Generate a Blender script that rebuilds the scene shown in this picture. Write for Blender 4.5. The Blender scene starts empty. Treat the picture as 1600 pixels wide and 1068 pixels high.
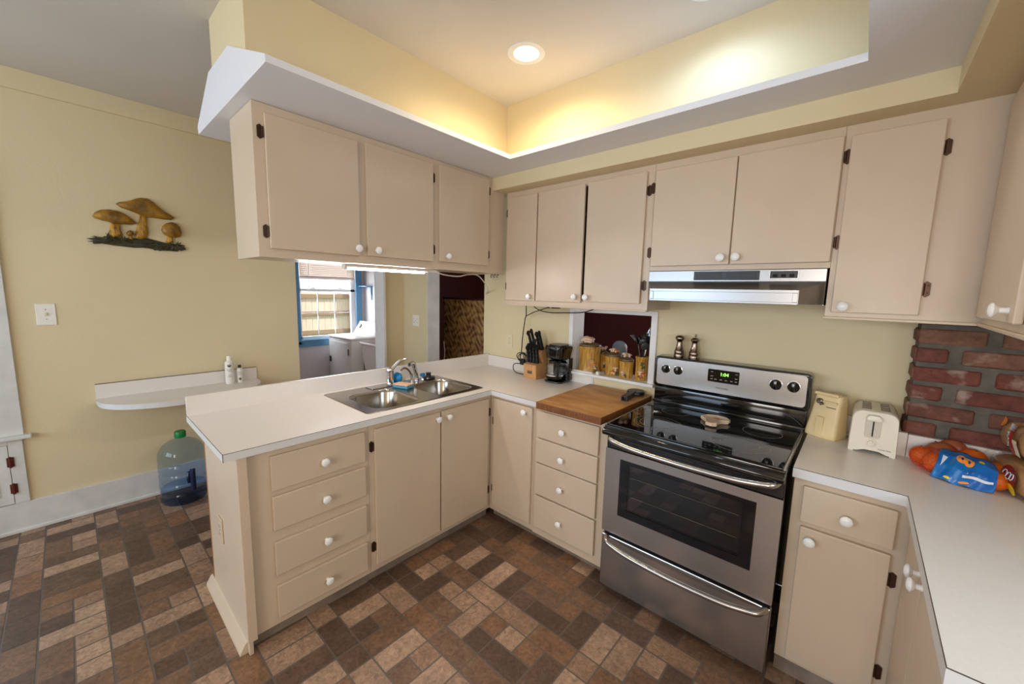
import bpy, bmesh, math, random
from mathutils import Vector, Matrix
S = bpy.context.scene
COL = S.collection
rnd = random.Random(7)

# ------------------------------------------------------------------ camera
def make_camera():
    yaw, pitch, roll, f = 0.7238, -0.1259, 0.0233, 615.66
    fwd = Vector((-math.sin(yaw)*math.cos(pitch), math.cos(yaw)*math.cos(pitch), math.sin(pitch)))
    r = Vector((math.cos(yaw), math.sin(yaw), 0)); u = r.cross(fwd)
    r2 = math.cos(roll)*r + math.sin(roll)*u
    u2 = -math.sin(roll)*r + math.cos(roll)*u
    cd = bpy.data.cameras.new('camera'); co = bpy.data.objects.new('camera', cd); COL.objects.link(co)
    M = Matrix((r2, u2, -fwd)).transposed().to_4x4()
    M.translation = Vector((1.7903, -2.4636, 1.5632))
    co.matrix_world = M
    cd.sensor_width = 36.0; cd.lens = 36.0*f/1600; cd.clip_start = 0.02
    S.camera = co
make_camera()

# ------------------------------------------------------------------ world, light, exposure
S.view_settings.view_transform = 'Standard'; S.view_settings.look = 'None'
S.view_settings.exposure = 0.0; S.view_settings.gamma = 1.0
S.view_settings.use_curve_mapping = False
S.cycles.use_denoising = True
S.cycles.max_bounces = 10; S.cycles.diffuse_bounces = 6; S.cycles.caustics_reflective = False
S.cycles.caustics_refractive = False; S.cycles.sample_clamp_indirect = 6.0
w = bpy.data.worlds.new('sky'); S.world = w; w.use_nodes = True
bgn = w.node_tree.nodes['Background']; bgn.inputs[0].default_value = (0.86, 0.93, 1.0, 1); bgn.inputs[1].default_value = 1.7

def area(name, loc, direction, sx, sy, power, color, spread=180):
    d = bpy.data.lights.new(name, 'AREA'); d.shape = 'RECTANGLE'; d.size = sx; d.size_y = sy
    d.energy = power; d.color = color; d.spread = math.radians(spread)
    o = bpy.data.objects.new(name, d); COL.objects.link(o); o.location = loc
    o.rotation_euler = Vector(direction).to_track_quat('-Z', 'Z').to_euler()
    return o
DAY = (0.93, 0.97, 1.0)
# daylight in window openings; rear-right, east and dining openings are unseen additions
area('daylight_rear_window', (-0.7, -5.27, 1.55), (0, 1, 0), 2.1, 1.3, 54, (0.58, 0.77, 1.0))
area('added_light_rear_right', (1.85, -5.27, 1.55), (0, 1, 0), 1.1, 1.3, 50, (1.0, 0.92, 0.86))  # unseen window added to light the right counter and cabinets
area('added_light_east', (2.72, -1.80, 1.575), (-1, 0, 0), 1.2, 1.05, 11, (0.62, 0.8, 1.0))  # unseen window, placed here to brighten the right counter
area('daylight_laundry_window', (-3.9, -0.03, 1.5), (1, 0, -0.15), 0.8, 1.2, 42, DAY)
area('added_light_dining', (1.2, 2.96, 1.6), (0, -1, 0), 1.2, 1.2, 25, DAY)  # unseen window added so the maroon room is not black

sd_ = bpy.data.lights.new('sun', 'SUN'); sd_.energy = 5.0; sd_.angle = 0.02; sd_.color = (1, 0.97, 0.92)
so_ = bpy.data.objects.new('sun', sd_); COL.objects.link(so_); so_.location = (0, 0, 12)
so_.rotation_euler = Vector((-0.35, -0.75, -0.56)).to_track_quat('-Z', 'Z').to_euler()

# ------------------------------------------------------------------ helpers
def lin(r, g, b):
    f = lambda c: (c/255/12.92) if c/255 <= 0.04045 else ((c/255+0.055)/1.055)**2.4
    return (f(r), f(g), f(b), 1)

def mat(name, rgb, rough=0.5, metal=0.0, var=0.0, vscale=8.0, bump=0.0, bscale=60.0, spec=0.5, stretch=None, coat=0.0, rvar=0.0, trans=0.0, ior=1.45, alpha=1.0, emit=None, estr=0.0, var2=None):
    m = bpy.data.materials.new(name); m.use_nodes = True
    nt = m.node_tree; p = nt.nodes['Principled BSDF']
    c = rgb if len(rgb) == 4 else (*rgb, 1)
    p.inputs['Base Color'].default_value = c
    p.inputs['Roughness'].default_value = rough; p.inputs['Metallic'].default_value = metal
    p.inputs['Specular IOR Level'].default_value = spec
    p.inputs['Coat Weight'].default_value = coat; p.inputs['Coat Roughness'].default_value = 0.08
    p.inputs['Transmission Weight'].default_value = trans; p.inputs['IOR'].default_value = ior
    p.inputs['Alpha'].default_value = alpha
    if emit:
        p.inputs['Emission Color'].default_value = emit; p.inputs['Emission Strength'].default_value = estr
    if var or bump or rvar:
        tc = nt.nodes.new('ShaderNodeTexCoord'); mp = nt.nodes.new('ShaderNodeMapping')
        nt.links.new(tc.outputs['Object'], mp.inputs['Vector'])
        if stretch: mp.inputs['Scale'].default_value = stretch
        n = nt.nodes.new('ShaderNodeTexNoise'); n.inputs['Scale'].default_value = vscale; n.inputs['Detail'].default_value = 6
        nt.links.new(mp.outputs[0], n.inputs['Vector'])
        if var:
            r = nt.nodes.new('ShaderNodeValToRGB'); e = r.color_ramp.elements
            e[0].position = 0.3; e[1].position = 0.72
            d = var2 if var2 else tuple(max(0, x*(1-var)) for x in c[:3])+(1,)
            e[0].color = d; e[1].color = tuple(min(1, x*(1+var*0.5)) for x in c[:3])+(1,) if not var2 else c
            nt.links.new(n.outputs['Fac'], r.inputs[0]); nt.links.new(r.outputs[0], p.inputs['Base Color'])
        if rvar:
            mr = nt.nodes.new('ShaderNodeMapRange'); mr.inputs[3].default_value = max(0.02, rough-rvar); mr.inputs[4].default_value = rough+rvar
            nt.links.new(n.outputs['Fac'], mr.inputs[0]); nt.links.new(mr.outputs[0], p.inputs['Roughness'])
        if bump:
            n2 = nt.nodes.new('ShaderNodeTexNoise'); n2.inputs['Scale'].default_value = bscale; n2.inputs['Detail'].default_value = 4
            nt.links.new(mp.outputs[0], n2.inputs['Vector'])
            b = nt.nodes.new('ShaderNodeBump'); b.inputs['Strength'].default_value = bump; b.inputs['Distance'].default_value = 0.01
            nt.links.new(n2.outputs['Fac'], b.inputs['Height']); nt.links.new(b.outputs[0], p.inputs['Normal'])
    return m

def chain_loc(o):
    v = Vector((0, 0, 0))
    while o: v += o.location; o = o.parent
    return v

def obj(name, bm, m, parent=None, smooth=False, world=True, kind=None):
    me = bpy.data.meshes.new(name)
    if parent is not None and world:
        bmesh.ops.translate(bm, verts=bm.verts, vec=-chain_loc(parent))
    off = None
    if parent is None and kind is None and bm.verts:
        xs = [v.co for v in bm.verts]
        off = Vector(((min(c.x for c in xs)+max(c.x for c in xs))/2, (min(c.y for c in xs)+max(c.y for c in xs))/2, min(c.z for c in xs)))
        bmesh.ops.translate(bm, verts=bm.verts, vec=-off)
    bmesh.ops.recalc_face_normals(bm, faces=bm.faces)
    bm.to_mesh(me); bm.free()
    for mm in (m if isinstance(m, (list, tuple)) else [m]): me.materials.append(mm)
    if smooth:
        me.polygons.foreach_set('use_smooth', [True]*len(me.polygons))
        try: me.set_sharp_from_angle(angle=math.radians(38))
        except Exception: pass
    o = bpy.data.objects.new(name, me); COL.objects.link(o)
    if off is not None: o.location = off
    if parent is not None: o.parent = parent
    if kind: o['kind'] = kind
    return o

def thing(name, label, cat, loc=(0, 0, 0), rz=0, group=None):
    o = bpy.data.objects.new(name, None); COL.objects.link(o); o.location = loc; o.rotation_euler = (0, 0, rz)
    o.empty_display_size = 0.05
    o['label'] = label; o['category'] = cat
    if group: o['group'] = group
    return o

def tag(o, label, cat, group=None):
    o['label'] = label; o['category'] = cat
    if group: o['group'] = group
    return o

def BM(): return bmesh.new()

def box(bm, x0, x1, y0, y1, z0, z1, bev=0.0, seg=2, mi=0):
    x0, x1 = min(x0, x1), max(x0, x1); y0, y1 = min(y0, y1), max(y0, y1); z0, z1 = min(z0, z1), max(z0, z1)
    t = bmesh.new()
    M = Matrix.Translation(((x0+x1)/2, (y0+y1)/2, (z0+z1)/2)) @ Matrix.Diagonal((x1-x0, y1-y0, z1-z0, 1))
    bmesh.ops.create_cube(t, size=1.0, matrix=M)
    if bev > 0:
        bmesh.ops.bevel(t, geom=list(t.edges), offset=bev, segments=seg, profile=0.5, affect='EDGES')
    join(bm, t, mi)

def join(bm, t, mi=0, M=None):
    mp = {}
    for v in t.verts: mp[v] = bm.verts.new(M @ v.co if M else v.co)
    for f in t.faces:
        try:
            nf = bm.faces.new([mp[v] for v in f.verts]); nf.material_index = mi; nf.smooth = f.smooth
        except ValueError: pass
    t.free()

def frame_of(axis):
    a = Vector(axis).normalized()
    h = Vector((0, 0, 1)) if abs(a.z) < 0.9 else Vector((1, 0, 0))
    u = h.cross(a).normalized(); v = a.cross(u)
    return u, v, a

def lathe(bm, prof, origin=(0, 0, 0), axis=(0, 0, 1), seg=24, mi=0, sx=1.0, sy=1.0, caps=True):
    u, v, a = frame_of(axis)
    if tuple(axis) == (0, 0, 1): u, v = Vector((1, 0, 0)), Vector((0, 1, 0))
    o = Vector(origin); rings = []
    for r, h in prof:
        if r <= 1e-6: rings.append([bm.verts.new(o + a*h)])
        else: rings.append([bm.verts.new(o + a*h + u*(r*sx*math.cos(2*math.pi*k/seg)) + v*(r*sy*math.sin(2*math.pi*k/seg))) for k in range(seg)])
    for A, B in zip(rings, rings[1:]):
        for k in range(seg):
            k2 = (k+1) % seg
            if len(A) == 1 and len(B) == 1: break
            if len(A) == 1: f = [A[0], B[k], B[k2]]
            elif len(B) == 1: f = [A[k], B[0], A[k2]]
            else: f = [A[k], B[k], B[k2], A[k2]]
            bm.faces.new(f).material_index = mi
    for R, flip in ((rings[0], 1), (rings[-1], 0)):
        if caps and len(R) > 1: bm.faces.new(R[::-1] if flip else R).material_index = mi

def spline(pts, n=8):
    P = [Vector(p) for p in pts]; out = []
    for i in range(len(P)-1):
        p0 = P[max(i-1, 0)]; p1 = P[i]; p2 = P[i+1]; p3 = P[min(i+2, len(P)-1)]
        for k in range(n):
            t = k/n
            out.append(0.5*((2*p1)+(-p0+p2)*t+(2*p0-5*p1+4*p2-p3)*t*t+(-p0+3*p1-3*p2+p3)*t**3))
    out.append(P[-1]); return out

def tube(bm, pts, r, seg=8, mi=0, flat=1.0, smooth=8, up=None):
    P = spline(pts, smooth) if smooth else [Vector(p) for p in pts]
    n = len(P); rings = []; pu = None
    for i, p in enumerate(P):
        t = (P[min(i+1, n-1)]-P[max(i-1, 0)]).normalized()
        if pu is None:
            h = Vector(up) if up else (Vector((0, 0, 1)) if abs(t.z) < 0.9 else Vector((1, 0, 0)))
            pu = (h - t*h.dot(t)).normalized()
        else: pu = (pu - t*pu.dot(t)).normalized()
        v = t.cross(pu)
        rr = r(i/(n-1)) if callable(r) else r
        rings.append([bm.verts.new(p + v*(rr*math.cos(2*math.pi*k/seg)) + pu*(rr*flat*math.sin(2*math.pi*k/seg))) for k in range(seg)])
    for A, B in zip(rings, rings[1:]):
        for k in range(seg):
            bm.faces.new([A[k], B[k], B[(k+1) % seg], A[(k+1) % seg]]).material_index = mi
    bm.faces.new(rings[0][::-1]).material_index = mi; bm.faces.new(rings[-1]).material_index = mi

def prism(bm, poly, a0, a1, plane='xy', mi=0, bev=0.0):
    """extrude polygon (list of 2D) between a0 and a1 along the remaining axis"""
    def P(p, h):
        return {'xy': (p[0], p[1], h), 'xz': (p[0], h, p[1]), 'yz': (h, p[0], p[1])}[plane]
    t = bmesh.new()
    A = [t.verts.new(P(p, a0)) for p in poly]; B = [t.verts.new(P(p, a1)) for p in poly]
    t.faces.new(A); t.faces.new(B[::-1])
    n = len(poly)
    for i in range(n): t.faces.new([A[i], B[i], B[(i+1) % n], A[(i+1) % n]])
    bmesh.ops.recalc_face_normals(t, faces=t.faces)
    if bev: bmesh.ops.bevel(t, geom=list(t.edges), offset=bev, segments=2, profile=0.5, affect='EDGES')
    join(bm, t, mi)

def ball(bm, c, rx, ry, rz, mi=0, u=20, v=12, M=None, bumpy=0.0, rs=None):
    t = bmesh.new(); bmesh.ops.create_uvsphere(t, u_segments=u, v_segments=v, radius=1.0)
    for q in t.verts:
        k = 1.0 + (bumpy*(rs or rnd).uniform(-1, 1) if bumpy else 0)
        q.co = Vector((q.co.x*rx*k, q.co.y*ry*k, q.co.z*rz*k))
        if M: q.co = M @ q.co
        q.co += Vector(c)
    join(bm, t, mi)

def rrect(cx, cy, w, h, r, n=5):
    pts = []
    for sx, sy, a0 in ((1, 1, 0), (-1, 1, 90), (-1, -1, 180), (1, -1, 270)):
        for k in range(n+1):
            a = math.radians(a0+90*k/n)
            pts.append((cx+sx*(w/2-r)+r*math.cos(a), cy+sy*(h/2-r)+r*math.sin(a)))
    return pts

def plate_holes(bm, u0, u1, v0, v1, holes, d0, d1, put, mi=0):
    """slab u0..u1 x v0..v1 with rectangular holes; put(bm,u0,u1,v0,v1,d0,d1)"""
    us = sorted({u0, u1, *[h[0] for h in holes], *[h[1] for h in holes]}); us = [u for u in us if u0 <= u <= u1]
    vs = sorted({v0, v1, *[h[2] for h in holes], *[h[3] for h in holes]}); vs = [v for v in vs if v0 <= v <= v1]
    for a, b in zip(us, us[1:]):
        run = None
        for c, d in zip(vs, vs[1:]):
            m = ((a+b)/2, (c+d)/2)
            hole = any(h[0] < m[0] < h[1] and h[2] < m[1] < h[3] for h in holes)
            if not hole: run = (run[0], d) if run else (c, d)
            if hole or d == vs[-1]:
                if run: put(bm, a, b, run[0], run[1], d0, d1)
                run = None

def text_mesh(name, body, size, m, M, parent=None, extr=0.0006, align='CENTER'):
    c = bpy.data.curves.new(name, 'FONT'); c.body = body; c.size = size; c.extrude = extr; c.align_x = align; c.align_y = 'CENTER'; c.resolution_u = 3
    t = bpy.data.objects.new(name, c); COL.objects.link(t)
    dg = bpy.context.evaluated_depsgraph_get(); me = bpy.data.meshes.new_from_object(t.evaluated_get(dg))
    bpy.data.objects.remove(t); bpy.data.curves.remove(c)
    MM = M.copy()
    if parent is not None: MM = Matrix.Translation(-chain_loc(parent)) @ MM
    me.transform(MM); me.materials.clear(); me.materials.append(m)
    o = bpy.data.objects.new(name, me); COL.objects.link(o)
    if parent is not None: o.parent = parent
    return o

def basis(origin, x, y):
    x = Vector(x).normalized(); y = Vector(y); y = (y-x*y.dot(x)).normalized(); z = x.cross(y)
    M = Matrix((x, y, z)).transposed().to_4x4(); M.translation = Vector(origin); return M
# ------------------------------------------------------------------ materials
CREAM = mat('cream_wall_paint', lin(219, 204, 166), 0.6, var=0.04, vscale=1.6, bump=0.06, bscale=90)
CEIL = mat('white_ceiling_paint', lin(206, 199, 189), 0.7, var=0.03, vscale=2, bump=0.05, bscale=80)
WHITE = mat('white_trim_paint', lin(232, 232, 230), 0.38, var=0.05, vscale=14, bump=0.04, bscale=120)
OLDWHITE = mat('worn_white_paint', lin(214, 214, 210), 0.42, var=0.12, vscale=9, bump=0.12, bscale=60)
SOFFIT = mat('soffit_white_paint', lin(228, 229, 234), 0.45)
CAB = mat('beige_cabinet_paint', lin(206, 187, 164), 0.33, var=0.03, vscale=5, bump=0.05, bscale=34, rvar=0.06)
CABD = mat('cabinet_inside', lin(96, 78, 60), 0.6)
CABSEMI = CAB
LAM = mat('white_laminate', lin(228, 222, 215), 0.28, var=0.03, vscale=120)
LAMEDGE = mat('grey_white_laminate_edge', lin(214, 214, 214), 0.3)
SEAM = mat('dark_laminate_seam', lin(80, 66, 54), 0.5)
CER = mat('white_ceramic', lin(240, 240, 238), 0.12)
BRONZE = mat('aged_bronze', lin(72, 48, 34), 0.35, metal=0.6)
STEEL = mat('brushed_stainless', lin(184, 180, 176), 0.26, metal=1.0)
STEELX = mat('brushed_stainless_horizontal', lin(186, 181, 176), 0.26, metal=1.0, bump=0.012, bscale=22, stretch=(0.4, 60, 160), rvar=0.03, vscale=8)
HOODS = mat('hood_stainless', lin(150, 148, 146), 0.3, metal=1.0, bump=0.012, bscale=22, stretch=(0.4, 60, 160), rvar=0.03, vscale=8)
SINKS = mat('sink_steel', lin(180, 174, 166), 0.2, metal=1.0, rvar=0.05, vscale=30)
CHROME = mat('chrome', lin(225, 225, 228), 0.06, metal=1.0)
PEWTER = mat('pewter', lin(150, 132, 118), 0.22, metal=1.0)
BLACKG = mat('black_enamel', lin(12, 12, 13), 0.1, coat=0.6)
BLACKGL = mat('black_ceramic_glass', lin(7, 7, 8), 0.05, spec=0.7)
BLACKP = mat('black_plastic', lin(22, 21, 21), 0.32)
DARKP = mat('dark_grey_plastic', lin(52, 52, 54), 0.4)
GREYLINE = mat('grey_burner_print', lin(150, 148, 145), 0.4)
WHITEP = mat('white_plastic', lin(236, 232, 222), 0.3)
IVORYP = mat('ivory_plastic', lin(224, 210, 178), 0.35)
WOODB = mat('butcher_block_maple', lin(206, 156, 96), 0.42, var=0.4, vscale=3.2, stretch=(1.6, 5, 5), bump=0.04, bscale=40, var2=lin(158, 106, 54))
WOODE = mat('butcher_block_end_grain', lin(128, 78, 38), 0.5, var=0.4, vscale=26, stretch=(4, 4, 1))
WOODL = mat('light_beech', lin(204, 152, 100), 0.4, var=0.2, vscale=8, stretch=(14, 14, 1.5))
WOODO = mat('orange_brown_wood', lin(160, 98, 44), 0.45, var=0.25, vscale=6, stretch=(14, 14, 1))
MAROON = mat('maroon_wall_paint', lin(92, 34, 34), 0.6, var=0.05, vscale=3)
LILAC = mat('pale_laundry_paint', lin(224, 216, 218), 0.6)
BLUEP = mat('blue_trim_paint', lin(92, 146, 186), 0.4)
VINYL = mat('white_vinyl', lin(236, 236, 238), 0.35)
APPL = mat('white_appliance_enamel', lin(226, 222, 220), 0.25)
RED = mat('red_print', lin(186, 28, 30), 0.35)
GLOW = mat('lamp_glow_warm', (1, 0.85, 0.6, 1), emit=(1.0, 0.74, 0.42, 1), estr=18)
GLOWC = mat('lamp_glow_cool', (1, 1, 1, 1), emit=(0.95, 1.0, 0.92, 1), estr=12)
TUBE = mat('fluorescent_glow', (1, 1, 1, 1), emit=(1, 0.90, 0.87, 1), estr=155)
GREEN7 = mat('green_clock_digits', (0.2, 1, 0.1, 1), emit=(0.35, 1.0, 0.12, 1), estr=2.2)
def glass_mat(name, rgb, rough=0.0, ior=1.45):
    m = bpy.data.materials.new(name); m.use_nodes = True; nt = m.node_tree; nt.nodes.clear()
    out = nt.nodes.new('ShaderNodeOutputMaterial'); t = nt.nodes.new('ShaderNodeBsdfTransparent'); g = nt.nodes.new('ShaderNodeBsdfGlossy')
    g.inputs['Roughness'].default_value = rough; t.inputs[0].default_value = (*rgb, 1)
    mx = nt.nodes.new('ShaderNodeMixShader'); fr = nt.nodes.new('ShaderNodeFresnel'); fr.inputs[0].default_value = ior
    ge = nt.nodes.new('ShaderNodeNewGeometry'); iv = nt.nodes.new('ShaderNodeMath'); iv.operation = 'SUBTRACT'; iv.inputs[0].default_value = 1.0; ml = nt.nodes.new('ShaderNodeMath'); ml.operation = 'MULTIPLY'; nt.links.new(ge.outputs['Backfacing'], iv.inputs[1]); nt.links.new(iv.outputs[0], ml.inputs[0]); nt.links.new(fr.outputs[0], ml.inputs[1]); nt.links.new(ml.outputs[0], mx.inputs[0]); nt.links.new(t.outputs[0], mx.inputs[1]); nt.links.new(g.outputs[0], mx.inputs[2])
    nt.links.new(mx.outputs[0], out.inputs[0]); return m
PANE = glass_mat('window_glass', (0.97, 0.98, 0.98))
CLEARG = glass_mat('clear_glass', (0.9, 0.92, 0.92))
BLUEG = glass_mat('blue_bottle_plastic', (0.72, 0.80, 0.90), 0.05)
FILM = glass_mat('clear_plastic_film', (0.93, 0.93, 0.93), 0.12)
OVENG = glass_mat('oven_door_glass', (0.62, 0.6, 0.58), 0.02, 1.8)

# floor tile material: tone per tile is the tile's own colour
def floor_mat():
    m = bpy.data.materials.new('brick_pattern_vinyl'); m.use_nodes = True; nt = m.node_tree; p = nt.nodes['Principled BSDF']
    at = nt.nodes.new('ShaderNodeAttribute'); at.attribute_name = 'tile_tone'
    rp = nt.nodes.new('ShaderNodeValToRGB'); rp.color_ramp.interpolation = 'CONSTANT'
    cols = [(0.0, (104, 80, 63)), (0.16, (92, 70, 56)), (0.33, (122, 92, 70)), (0.5, (132, 97, 70)), (0.64, (160, 129, 105)), (0.80, (172, 141, 116)), (0.92, (150, 118, 94))]
    e = rp.color_ramp.elements
    while len(e) < len(cols): e.new(0.5)
    for el, (pos, c) in zip(e, cols): el.position = pos; el.color = lin(*c)
    tc = nt.nodes.new('ShaderNodeTexCoord')
    n = nt.nodes.new('ShaderNodeTexNoise'); n.inputs['Scale'].default_value = 46; n.inputs['Detail'].default_value = 9; n.inputs['Roughness'].default_value = 0.78; n.inputs['Distortion'].default_value = 0.8
    n2 = nt.nodes.new('ShaderNodeTexNoise'); n2.inputs['Scale'].default_value = 9; n2.inputs['Detail'].default_value = 4
    nt.links.new(tc.outputs['Object'], n.inputs['Vector']); nt.links.new(tc.outputs['Object'], n2.inputs['Vector'])
    r1 = nt.nodes.new('ShaderNodeMapRange'); r1.inputs[1].default_value = 0.3; r1.inputs[2].default_value = 0.7; r1.inputs[3].default_value = 0.42; r1.inputs[4].default_value = 1.5
    r2 = nt.nodes.new('ShaderNodeMapRange'); r2.inputs[1].default_value = 0.3; r2.inputs[2].default_value = 0.7; r2.inputs[3].default_value = 0.8; r2.inputs[4].default_value = 1.15
    nt.links.new(n.outputs[0], r1.inputs[0]); nt.links.new(n2.outputs[0], r2.inputs[0])
    mu = nt.nodes.new('ShaderNodeMath'); mu.operation = 'MULTIPLY'; nt.links.new(r1.outputs[0], mu.inputs[0]); nt.links.new(r2.outputs[0], mu.inputs[1])
    vm = nt.nodes.new('ShaderNodeVectorMath'); vm.operation = 'SCALE'
    nt.links.new(at.outputs['Fac'], rp.inputs[0]); nt.links.new(rp.outputs[0], vm.inputs[0]); nt.links.new(mu.outputs[0], vm.inputs['Scale'])
    nt.links.new(vm.outputs[0], p.inputs['Base Color']); p.inputs['Roughness'].default_value = 0.42
    b = nt.nodes.new('ShaderNodeBump'); b.inputs['Strength'].default_value = 0.15; b.inputs['Distance'].default_value = 0.004
    nt.links.new(n.outputs[0], b.inputs['Height']); nt.links.new(b.outputs[0], p.inputs['Normal'])
    return m
TILE = floor_mat(); GROUT = mat('vinyl_grout', lin(108, 97, 90), 0.55, var=0.1, vscale=40)

def brick_mat():
    m = bpy.data.materials.new('chimney_brick'); m.use_nodes = True; nt = m.node_tree; p = nt.nodes['Principled BSDF']
    at = nt.nodes.new('ShaderNodeAttribute'); at.attribute_name = 'tile_tone'
    rp = nt.nodes.new('ShaderNodeValToRGB'); e = rp.color_ramp.elements
    e[0].color = lin(106, 70, 56); e[1].color = lin(122, 88, 68); e.new(0.5).color = lin(112, 60, 49)
    tc = nt.nodes.new('ShaderNodeTexCoord'); n = nt.nodes.new('ShaderNodeTexNoise'); n.inputs['Scale'].default_value = 26; n.inputs['Detail'].default_value = 8; n.inputs['Roughness'].default_value = 0.65
    nt.links.new(tc.outputs['Object'], n.inputs['Vector'])
    r = nt.nodes.new('ShaderNodeValToRGB'); r.color_ramp.elements[0].position = 0.6; r.color_ramp.elements[1].position = 0.72
    n3 = nt.nodes.new('ShaderNodeTexNoise'); n3.inputs['Scale'].default_value = 11; n3.inputs['Detail'].default_value = 10
    nt.links.new(tc.outputs['Object'], n3.inputs['Vector']); nt.links.new(n3.outputs[0], r.inputs[0])
    r1 = nt.nodes.new('ShaderNodeMapRange'); r1.inputs[1].default_value = 0.3; r1.inputs[2].default_value = 0.7; r1.inputs[3].default_value = 0.6; r1.inputs[4].default_value = 1.3
    nt.links.new(n.outputs[0], r1.inputs[0])
    vm = nt.nodes.new('ShaderNodeVectorMath'); vm.operation = 'SCALE'
    nt.links.new(at.outputs['Fac'], rp.inputs[0]); nt.links.new(rp.outputs[0], vm.inputs[0]); nt.links.new(r1.outputs[0], vm.inputs['Scale'])
    mx = nt.nodes.new('ShaderNodeMixRGB'); mx.inputs[2].default_value = lin(188, 172, 156)
    sc = nt.nodes.new('ShaderNodeMath'); sc.operation = 'MULTIPLY'; sc.inputs[1].default_value = 0.55
    nt.links.new(r.outputs[0], sc.inputs[0]); nt.links.new(sc.outputs[0], mx.inputs[0]); nt.links.new(vm.outputs[0], mx.inputs[1])
    nt.links.new(mx.outputs[0], p.inputs['Base Color']); p.inputs['Roughness'].default_value = 0.85
    b = nt.nodes.new('ShaderNodeBump'); b.inputs['Strength'].default_value = 0.5; b.inputs['Distance'].default_value = 0.006
    nt.links.new(n.outputs[0], b.inputs['Height']); nt.links.new(b.outputs[0], p.inputs['Normal'])
    return m
BRICK = brick_mat(); MORTAR = mat('grey_mortar', lin(100, 94, 86), 0.9, var=0.3, vscale=20, bump=0.4, bscale=50)

# ------------------------------------------------------------------ setting
def tiles_floor():
    bm = BM(); lay = bm.faces.layers.float.new('tile_tone')
    X0, X1, Y0, Y1 = -2.026, 2.62, -5.2, 0.02
    U = 0.1053; g = 0.0036; yb = -2.767; xb = -1.84
    R = random.Random(11)
    def tile(x0, x1, y0, y1, tone):
        x0, x1, y0, y1 = max(x0, X0), min(x1, X1), max(y0, Y0), min(y1, Y1)
        if x1-x0 < 0.008 or y1-y0 < 0.008: return
        v = [bm.verts.new((a, b, 0.0)) for a, b in ((x0+g, y0+g), (x1-g, y0+g), (x1-g, y1-g), (x0+g, y1-g))]
        f = bm.faces.new(v); f[lay] = tone; f.material_index = 0
    k0 = int((Y0-yb)/(3*U))-1
    for k in range(k0, 12):
        ys = yb+3*U*k
        # narrow course: bricks along x and squares
        x = xb-3*U*3 + R.choice([0, U, 2*U]); last = 0
        while x < X1:
            L = R.choice([2, 2, 1]) if last == 1 else R.choice([2, 1, 2])
            tile(x, x+L*U, ys, ys+U, R.random()); x += L*U; last = L
        # wide course: bricks across, split squares, pairs laid along
        x = xb-3*U*3; dark = False
        while x < X1:
            q = R.random(); ya = ys+U; yc = ys+2*U; yd = ys+3*U
            if q < 0.5:
                tile(x, x+U, ya, yd, R.uniform(0.6, 1) if not dark else R.uniform(0, 0.5)); x += U
            elif q < 0.78:
                tile(x, x+U, ya, yc, R.uniform(0, 0.6)); tile(x, x+U, yc, yd, R.random()); x += U
            else:
                tile(x, x+2*U, ya, yc, R.uniform(0, 0.55)); tile(x, x+U, yc, yd, R.random()); tile(x+U, x+2*U, yc, yd, R.random()); x += 2*U
            dark = not dark if R.random() < 0.75 else dark
    vs = [bm.verts.new(c) for c in ((X0, Y0, -0.0012), (X1, Y0, -0.0012), (X1, Y1, -0.0012), (X0, Y1, -0.0012))]
    f = bm.faces.new(vs); f.material_index = 1
    bl = [bm.verts.new((c.co.x, c.co.y, -0.05)) for c in vs]
    for i in range(4): bm.faces.new([vs[i], bl[i], bl[(i+1) % 4], vs[(i+1) % 4]]).material_index = 1
    o = obj('floor', bm, [TILE, GROUT], kind='structure')
    for p in o.data.polygons:                      # keep the tile faces looking up
        pass
    return o
tiles_floor()

XL, YW, ZC = -2.026, 0.02, 2.775
put_x = lambda x0, x1: (lambda bm, u0, u1, v0, v1, d0, d1: box(bm, d0, d1, u0, u1, v0, v1))
put_y = lambda bm, u0, u1, v0, v1, d0, d1: box(bm, u0, u1, d0, d1, v0, v1)
put_xw = lambda bm, u0, u1, v0, v1, d0, d1: box(bm, d0, d1, u0, u1, v0, v1)
# stove wall with doorway and pass-through
bm = BM(); plate_holes(bm, XL-0.12, 2.74, 0, ZC, [(-1.574, -0.747, -1, 2.03), (0.2, 0.795, 0.985, 1.437)], YW, 0.152, put_y)
obj('wall_back', bm, CREAM, kind='structure')
# wall toward the laundry, with doorway and the window over the built-in cupboard
bm = BM(); plate_holes(bm, -5.32, YW, 0, ZC, [(-1.085, -0.25, -1, 2.03), (-4.45, -2.83, 0.64, 2.15)], XL-0.11, XL, put_xw)
obj('wall_left', bm, CREAM, kind='structure')
bm = BM(); plate_holes(bm, -5.32, 0.152, 0, ZC, [(-2.4, -1.2, 1.05, 2.1)], 2.62, 2.74, put_xw)
obj('wall_right', bm, CREAM, kind='structure')
bm = BM(); plate_holes(bm, XL-0.11, 2.74, 0, ZC, [(-1.75, 0.35, 0.9, 2.2), (1.3, 2.4, 0.9, 2.2)], -5.32, -5.2, put_y)
obj('wall_front', bm, CREAM, kind='structure')
# kitchen ceiling with the holes of the recessed cans
CANS = [(0.372, -0.80), (1.22, -0.70)]
bm = BM(); plate_holes(bm, XL-0.12, 2.74, -5.32, 0.152, [(x-0.062, x+0.062, y-0.062, y+0.062) for x, y in CANS], ZC, ZC+0.012, lambda b, u0, u1, v0, v1, d0, d1: box(b, u0, u1, v0, v1, d0, d1))
obj('ceiling', bm, CEIL, kind='structure')
bm = BM(); box(bm, XL, XL+0.026, -5.2, YW, 2.662, ZC, 0.002); obj('trim_1', bm, CREAM, kind='structure')
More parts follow.
